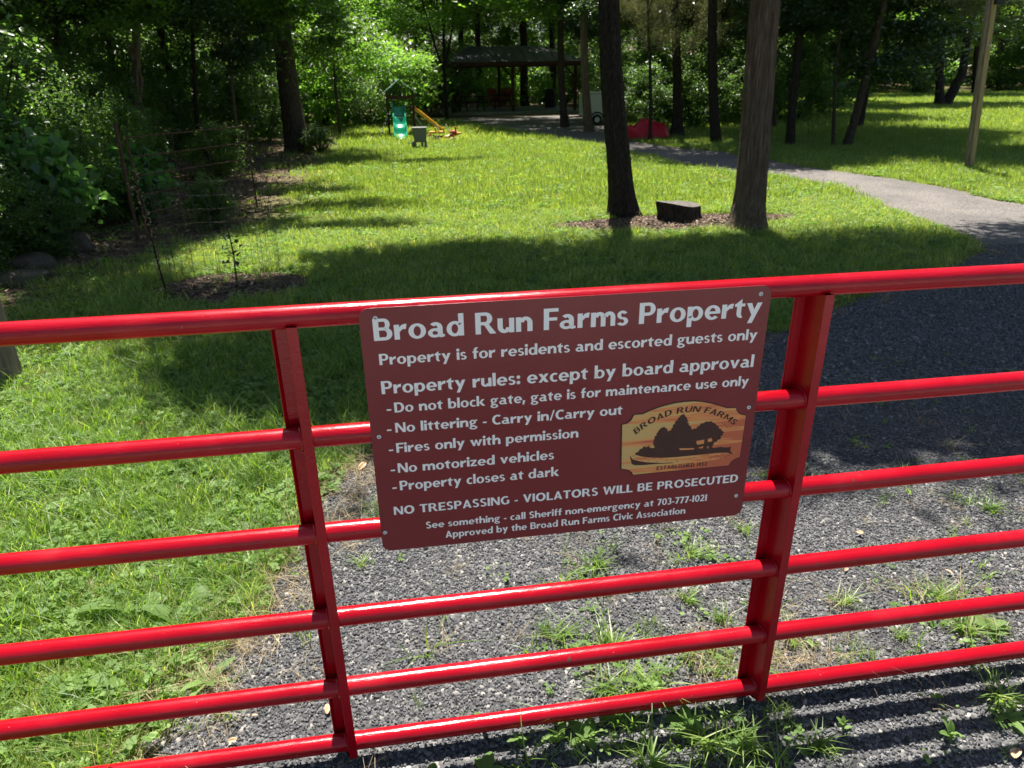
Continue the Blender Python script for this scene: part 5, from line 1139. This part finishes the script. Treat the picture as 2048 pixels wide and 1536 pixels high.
g_near = [grass_src('near_grass_tuft', 30, .05, .060, .0032, 1, lean=.55, mat='grass_near'), grass_src('near_grass_tuft', 26, .055, .085, .0034, 2, lean=.6, mat='grass_near'), grass_src('near_grass_tuft', 34, .05, .045, .0030, 3, lean=.7, mat='grass_near'),
          leafy_src('clover_patch', 16, .06, .015, .038, 4), leafy_src('ground_ivy_patch', 10, .06, .021, .035, 5, trefoil=False), grass_src('dry_grass_tuft', 16, .05, .05, .0022, 6, mat='straw', lean=1.0)]
P = spread(-4.2, 7, .8, 4.9, 950, 1, mask=lawn_mask)
w = np.array([.31, .19, .22, .13, .08, .07]); pk = np.random.default_rng(8).choice(6, len(P), p=w)
cl_ = fbm(P, 2.2); pk = np.where((cl_ > .6) & (pk < 3) & (rg_.uniform(0, 1, len(P)) < .55), rg_.integers(3, 5, len(P)), pk)
scatter('lawn_grass_near', P, rg_.uniform(.65, 1.25, len(P)), g_near, idx=pk)
g_mid = [grass_src('mid_grass_tuft', 46, .085, .058, .0040, 11, lean=.6), grass_src('mid_grass_tuft', 40, .09, .075, .0042, 12, lean=.55), leafy_src('clover_patch', 26, .1, .015, .035, 14), grass_src('dry_grass_tuft', 26, .08, .045, .003, 16, mat='straw', lean=1.0)]
P = spread(-6, 14, 4.9, 9.6, 330, 2, mask=lawn_mask); pk = np.random.default_rng(9).choice(4, len(P), p=[.42, .25, .22, .11])
scatter('lawn_grass_middle', P, rg_.uniform(.7, 1.25, len(P)), g_mid, idx=pk)
g_far = [grass_src('far_grass_tuft', 70, .17, .06, .0065, 21, lean=.5, segs=2), grass_src('far_grass_tuft', 60, .17, .075, .007, 22, lean=.5, segs=2), leafy_src('clover_patch', 30, .17, .02, .04, 24), grass_src('dry_grass_tuft', 40, .16, .045, .005, 26, mat='straw', lean=1.0, segs=2)]
P = spread(-8, 22, 9.6, 20, 95, 3, mask=lawn_mask); pk = np.random.default_rng(10).choice(4, len(P), p=[.46, .32, .15, .07])
scatter('lawn_grass_far', P, rg_.uniform(.7, 1.3, len(P)), g_far, idx=pk)
g_vf = [grass_src('distant_grass_tuft', 90, .34, .075, .013, 31, lean=.5, segs=2), grass_src('distant_grass_tuft', 80, .34, .09, .014, 32, lean=.5, segs=2)]
P = spread(-8, 44, 20, 46, 24, 4, mask=lambda Q: lawn_mask(Q) & ((Q[:, 1] < 30) | (Q[:, 0] > 11)))
scatter('lawn_grass_distant', P, rg_.uniform(.7, 1.3, len(P)), g_vf)
# longer unmown blades: by the left post, along the lawn's edge and round the gate foot
lng = [grass_src('long_grass_tuft', 22, .05, .13, .0042, 41, mat='grass_near', lean=.7, segs=4), grass_src('long_grass_tuft', 16, .05, .17, .0045, 42, mat='grass_near', lean=.9, segs=4)]
P = spread(-4.2, 2, 1.2, 4.8, 30, 6, mask=lambda Q: (fbm(Q, 1.3) > -.2)); P2 = spread(-3.6, -1.2, 4.8, 7.5, 30, 7)
P = np.concatenate([P, P2]); scatter('long_lawn_grass', P, rg_.uniform(.5, 1.1, len(P)), lng)

# gravel stones
def chip_src(name, seed, sq=(1, .8, .6), sub=1, mat='pebble', jit=.2):
    bmq = bmesh.new(); bmesh.ops.create_icosphere(bmq, subdivisions=sub, radius=1); R = random.Random(seed)
    for v in bmq.verts: v.co = Vector((v.co.x * sq[0], v.co.y * sq[1], v.co.z * sq[2])) * (1 + R.uniform(-jit, jit))
    me_ = bpy.data.meshes.new(name); bmq.to_mesh(me_); bmq.free(); me_.materials.append(M[mat]); return bpy.data.objects.new(name, me_)
pb = [chip_src('gravel_stone', 1), chip_src('gravel_stone', 2, (1, .7, .7)), chip_src('gravel_stone', 3, (1.2, .8, .5)), chip_src('gravel_stone', 4, (.9, .9, .7))]
P = spread(-1.5, 4.5, .7, 3.4, 11500, 11, on_drive=True); s_ = np.random.default_rng(3).lognormal(math.log(.0044), .34, len(P))
scatter('driveway_gravel', P, s_, pb, tilt=1.2)
P = spread(-.6, 8, 3.4, 6.6, 3000, 12, on_drive=True); s_ = np.random.default_rng(3).lognormal(math.log(.0085), .28, len(P))
scatter('path_gravel', P, s_, pb, tilt=1.2)
# scattered stones that strayed into the grass edge
r_ = np.random.default_rng(21); edge = DRV[(DRV[:, 1] > 1) & (DRV[:, 1] < 7) & (DRV[:, 0] < 6.3)]
E_ = edge[r_.integers(0, len(edge), 2600)] + r_.normal(0, .09, (2600, 2)); E_ = np.c_[E_, np.full(len(E_), .006)]
scatter('stray_gravel', E_, r_.lognormal(math.log(.0062), .3, len(E_)), pb, tilt=1.2)
# straw and dead grass on the verge
dg = [grass_src('dead_grass', 14, .05, .07, .0016, 51, mat='straw', lean=1.6, hv=.4), grass_src('dead_grass', 10, .06, .05, .0018, 52, mat='straw', lean=2.0, hv=.4)]
E2_ = edge[r_.integers(0, len(edge), 520)] + r_.normal(0, .10, (520, 2)); E2_ = np.c_[E2_, np.full(len(E2_), .008)]
X2 = np.stack([r_.uniform(-1, 3.2, 420), r_.uniform(1.1, 3.4, 420), np.full(420, .008)], 1)
cen = np.array([(-.30, 2.72), (-.6, 2.15), (1.17, 1.63), (1.8, 1.75), (-.42, 2.5), (1.05, 1.60), (.85, 1.62), (-.2, 2.9)])
X3 = cen[r_.integers(0, len(cen), 90)] + r_.normal(0, .07, (90, 2)); X3 = np.c_[X3, np.full(90, .01)]
X2 = X2[inside(X2, DRIVE)][:90]
D_ = np.concatenate([E2_, X2, X3]); scatter('dead_grass_litter', D_, r_.uniform(.5, 1.2, len(D_)), dg, tilt=.3)
# bark chips round the trees and the cage
def chips_pts(c, r, n, seed):
    q = np.random.default_rng(seed); a = q.uniform(0, 6.28, n); t = np.sqrt(q.uniform(0, 1, n)) * (1 + .12 * np.sin(3 * a + 1) + .07 * np.sin(7 * a))
    return np.stack([c[0] + r[0] * t * np.cos(a), c[1] + r[1] * t * np.sin(a), .01 + .05 * (1 - np.clip(t, 0, 1) ** 2) * q.uniform(.3, 1, n)], 1)
M['chip'] = stone_mat('bark_chip', [(0, (.028, .018, .012)), (.4, (.075, .048, .03)), (.8, (.17, .11, .072)), (1, (.34, .25, .17))], rough=.85)
cp = [chip_src('bark_chip', 5, (1, .4, .12), mat='chip'), chip_src('bark_chip', 6, (1, .55, .15), mat='chip'), chip_src('bark_chip', 7, (.8, .3, .15), mat='chip')]
for (c, r), nn, nm, sd in zip(MUL, (5200, 2300), ('mulch_under_trees', 'mulch_round_cage'), (31, 32)):
    P = chips_pts(c, r, nn, sd)
    me_ = MB().add([(c[0] + r[0] * .97 * (1 + .12 * math.sin(3 * a + 1) + .07 * math.sin(7 * a)) * math.cos(a), c[1] + r[1] * .97 * (1 + .12 * math.sin(3 * a + 1) + .07 * math.sin(7 * a)) * math.sin(a), .008) for a in [6.2832 * k / 40 for k in range(40)]] + [(c[0], c[1], .05)], [(k, (k + 1) % 40, 40) for k in range(40)]).build('mulch_bed', M['chips'], smooth=True)
    tag(me_, kind='structure')
    scatter(nm, P, np.random.default_rng(sd).uniform(.012, .03, nn), cp, tilt=.4)
# leaf litter under the thicket
P = spread(-7, -.8, 5, 19, 110, 41, mask=lambda Q: rg_.uniform(0, 1, len(Q)) < np.clip((-2.6 + 1.6 * np.clip((Q[:, 1] - 7.5) / 2, 0, 1) - Q[:, 0]) / 1.2, 0, 1)); P[:, 2] += .01
scatter('thicket_leaf_litter', P, rg_.uniform(.02, .045, len(P)), cp, tilt=.5)

# ------------------------------------------------------------------ weeds one can tell apart
def leaf_blade(L, Wd, bend=.5, curl=.25, n=6, tip=.8):
    V = []; F_ = []
    for i in range(n + 1):
        t = i / n; w = Wd * .5 * (math.sin(PI * min(1, t * .92 + .06)) ** tip) + .001
        x = L * t; z = L * (.45 * t - bend * t * t)
        for s_ in (-1, -.5, 0, .5, 1): V.append((x, s_ * w, z + abs(s_) * w * curl + (.002 if abs(s_) == .5 else 0)))
    for i in range(n):
        for k in range(4): F_.append((i * 5 + k, i * 5 + k + 1, i * 5 + k + 6, i * 5 + k + 5))
    return V, F_
LB = {}
def leaf_obj(kind):
    if kind not in LB:
        L, W_, b, c, tp_ = {'plantain': (.10, .055, .42, .3, .7), 'dandelion': (.10, .026, .35, .3, .9), 'sprout': (.045, .017, .2, .35, .8), 'crab': (.085, .0085, .5, .2, .5)}[kind]
        V, F_ = leaf_blade(L, W_, b, c, tip=tp_)
        me_ = bpy.data.meshes.new('leaf'); me_.from_pydata(V, [], F_); me_.materials.append(M['weed'] if kind != 'crab' else M['grass'])
        me_.attributes.new('var', 'FLOAT', 'POINT').data.foreach_set('value', [.22 if kind == 'plantain' else .5] * len(V))
        me_.polygons.foreach_set('use_smooth', [True] * len(F_)); me_.update(); LB[kind] = me_
    return LB[kind]
def weed(x, y, kind, n, s, label, name='weed', lift_=.5, seed=0, stem=0.0, cat='weed'):
    R = random.Random(seed * 7 + int(x * 100)); root = empty(name, (x, y, .006), label=label, cat=cat)
    if stem:
        MB().tube([(0, 0, 0), (.005, .003, stem * .5), (0, .006, stem)], [.0022, .002, .0015], n=5).build('stem', M['weed'], root)
    for i in range(n):
        o = bpy.data.objects.new('leaf', leaf_obj(kind)); q = s * R.uniform(.7, 1.2)
        o.scale = (q, q, q); o.rotation_euler = (R.uniform(-.3, .3), -R.uniform(-.2, lift_), 2 * PI * i / n + R.uniform(-.4, .4))
        o.location = (0, 0, stem * (i / max(1, n)) + .004); link(o, root)
    return root
W_ = [
 (-.80, 2.12, 'plantain', 8, 1.05, 'broad ribbed plantain on the verge between the second and third rails', 'plantain'),
 (-.87, 2.07, 'plantain', 5, 1.2, 'lower plantain with flat leaves just left of the bigger one', 'plantain'),
 (-1.06, 2.17, 'plantain', 2, 1.5, 'single large oval plantain leaf standing in clover at the left', 'plantain'),
 (-.98, 1.83, 'plantain', 2, 1.35, 'upright broad leaf in the lawn above the fifth rail', 'plantain'),
 (-.71, 1.79, 'dandelion', 8, 1.0, 'spiky dark rosette on the gravel edge left of the upright', 'dandelion'),
 (.52, 1.46, 'plantain', 6, .85, 'oval leaved weed poking over the bottom rail at centre', 'broadleaf_weed'),
 (.40, 1.40, 'plantain', 5, .7, 'pale leaved weed under the bottom rail left of centre', 'broadleaf_weed'),
 (.12, 1.49, 'sprout', 7, .9, 'small upright sprout just behind the bottom rail, dark leaved', 'sprout'),
 (.21, 1.41, 'sprout', 7, 1.0, 'narrow dark sprout crossing the bottom rail', 'sprout'),
 (.32, 1.40, 'sprout', 6, 1.3, 'three leaved sprout right of the dark ones at the bottom rail', 'sprout'),
 (.11, 1.33, 'plantain', 6, .75, 'light green rosette below the bottom rail at left of centre', 'broadleaf_weed'),
 (-.04, 1.33, 'plantain', 4, .7, 'pair of round leaves at the bottom edge near the left upright', 'broadleaf_weed'),
 (.62, 1.56, 'dandelion', 9, .8, 'leafy weed with toothed leaves between the lowest rails', 'dandelion'),
 (.70, 1.40, 'plantain', 5, .7, 'broad leaved weed in the grass clump under the bottom rail', 'broadleaf_weed'),
 (1.62, 1.27, 'dandelion', 7, .8, 'leafy weed at the right edge among the rail shadows', 'dandelion'),
 (1.40, 1.23, 'sprout', 6, 1.2, 'small weed alone on a sunlit stripe at lower right', 'sprout'),
 (1.13, 1.31, 'sprout', 5, 1.1, 'small weed on the first sunlit stripe right of the upright', 'sprout'),
 (1.85, 1.60, 'plantain', 7, .65, 'bushy weed behind the bottom rail near the right edge', 'broadleaf_weed'),
]
for i, (x, y, k, n, s, lb, nm) in enumerate(W_): weed(x, y, k, n, s * (.8 if y < 1.6 else 1), lb, nm, seed=i, stem=.035 if k == 'sprout' else 0, lift_=.9 if k == 'sprout' else .5)
# small mixed seedlings thinly over the gravel and thick round the gate foot
mixw = [leafy_src('seedling_patch', 7, .035, .010, .02, 71), leafy_src('seedling_patch', 9, .05, .014, .03, 72, trefoil=False), grass_src('seedling_grass', 9, .03, .05, .004, 73, mat='grass_near', lean=.9), grass_src('seedling_grass', 12, .04, .07, .0045, 74, mat='grass_near', lean=1.1)]
q_ = np.random.default_rng(77)
S1 = np.stack([q_.uniform(-1.2, 3.6, 260), q_.uniform(1.0, 4.0, 260)], 1); S1 = S1[inside(S1, DRIVE)]
wc = np.array([(.62, 1.55), (.55, 1.36), (.75, 1.33), (.85, 1.30), (.4, 1.35), (1.75, 1.62), (1.65, 1.3), (.9, 1.62), (.55, 1.72), (.62, 2.12), (1.04, 2.16), (.42, 1.82), (1.7, 1.75)]); S2 = wc[q_.integers(0, len(wc), 190)] + q_.normal(0, .075, (190, 2))
S_ = np.concatenate([S1, S2]); S_ = np.c_[S_, np.full(len(S_), .006)]
scatter('gravel_seedlings', S_, q_.uniform(.35, 1.15, len(S_)), mixw)
# grass clumps in the gravel
gc = [blades(34, .03, .075, .0050, s_, lean=1.0, segs=4) for s_ in (61, 62, 63)] + [blades(90, .07, .06, .0028, 64, lean=.5)]
gm = [fastmesh('clump_blades', V, F_, M['grass_near'], v) for V, F_, v in gc]
CL = [(.62, 2.14, 1.5, 0, 'large crabgrass clump below the sign between the third and fourth rails'), (.40, 1.80, 1.2, 1, 'bluish weed clump in mid drive under the fourth rail'), (.56, 1.72, 1.6, 2, 'spreading crabgrass just above the fifth rail'),
      (.72, 1.78, .9, 3, 'dense small tuft left of the right upright above the fifth rail'), (.50, 1.56, 1.5, 0, 'long bladed clump between the two lowest rails'), (.66, 1.53, 1.4, 1, 'bright clump beside the toothed weed'),
      (.90, 1.90, 1.0, 2, 'little star shaped tuft left of the right upright'), (.98, 1.78, 1.1, 0, 'upright tuft tucked against the right upright'), (1.03, 2.14, .9, 1, 'tuft below the sign corner by the fourth rail'),
      (1.28, 2.26, .9, 2, 'low tuft showing through just left of the right upright under the third rail'), (2.36, 2.22, 1.3, 0, 'tall lone crabgrass at the right edge between rails'), (1.43, 1.80, 1.0, 1, 'wiry tuft right of the upright above the fifth rail'),
      (1.78, 1.77, 1.1, 2, 'tuft touching the fifth rail near the right edge'), (1.53, 1.62, .9, 0, 'yellowish crabgrass under the fifth rail'), (1.17, 1.66, 1.1, 1, 'flat bladed clump just right of the upright under the fifth rail'),
      (1.32, 1.56, 1.2, 3, 'round dense tuft resting on the bottom rail'), (1.75, 1.60, 1.3, 2, 'big clump behind the bottom rail at right'), (1.05, 1.60, .8, 3, 'dry tuft at the foot of the right upright'),
      (.86, 1.62, 1.5, 3, 'mossy grass patch left of the upright above the bottom rail'), (.82, 1.31, 1.7, 0, 'long grass clump at the foot of the right upright in front of the gate'), (.72, 1.34, 1.5, 1, 'grass clump in the shade below the bottom rail'),
      (.55, 1.30, 1.4, 2, 'clump of bright grass at the bottom edge of the drive'), (.97, 1.37, .9, 3, 'short straw coloured tuft right of the upright foot'), (1.03, 1.28, 1.0, 0, 'small tuft where two rail shadows pass'),
      (-.66, 2.36, 1.5, 1, 'strappy tuft on the verge left of the left upright'), (-.56, 2.43, 1.3, 0, 'long tuft pointing to the left upright'), (-.22, 2.68, 1.1, 3, 'yellow green tuft beside the sign\'s left edge'),
      (-.26, 2.30, .8, 2, 'tiny tuft under the sign\'s lower left corner'), (1.66, 2.02, .8, 1, 'thin tuft in open gravel right of the upright'), (1.65, 1.33, 1.4, 2, 'yellow green clump at the right edge below the bottom rail'), (1.0, 2.9, .9, 1, 'sprig on the drive behind the right upright')]
for i, (x, y, s, k, lb) in enumerate(CL):
    o = bpy.data.objects.new('grass_clump', gm[k]); o.location = (x, y, .006); s *= .82; o.scale = (s, s, s * .75); o.rotation_euler = (0, 0, i * 1.3); link(o)
    tag(o, lb, 'grass clump', 'grass clumps growing in the gravel')
# dry fallen leaves
dl_v, dl_f = leaf_blade(.034, .016, .1, .5)
dm = bpy.data.meshes.new('dry_leaf'); dm.from_pydata(dl_v, [], dl_f); dm.materials.append(noise_mat('dry_leaf_tan', [(.3, (.38, .24, .12)), (.7, (.62, .46, .3))], scale=40)); dm.update()
for i, (x, y, s, lb) in enumerate([(-.60, 1.55, .8, 'tan dry leaf low on the gravel left of the left upright'), (-.33, 1.60, .9, 'tan dry leaf touching the left upright'), (-.53, 1.63, .5, 'small dry flake on the gravel between the two lowest left rails'), (1.72, 2.17, .9, 'pale dry leaf right of the upright below the third rail'),
                       (1.53, 1.95, .6, 'small pale dry leaf above the fourth rail at right'), (1.91, 1.86, .9, 'brown twig like leaf near the right edge'), (1.56, 1.17, 1.5, 'large cream leaf at the lower right corner'), (.55, 2.06, .7, 'dry leaf beside the large crabgrass clump'), (-.30, 3.02, 1.6, 'brown curled leaf at the gravel edge behind the left upright'), (-.29, 2.55, .6, 'white flake on the gravel right of the left upright')]):
    o = bpy.data.objects.new('dry_leaf', dm); o.location = (x, y, .016); o.scale = (s, s, s); o.rotation_euler = (.3, .1, i * 1.7); link(o); tag(o, lb, 'leaf', 'dry leaves on the gravel')
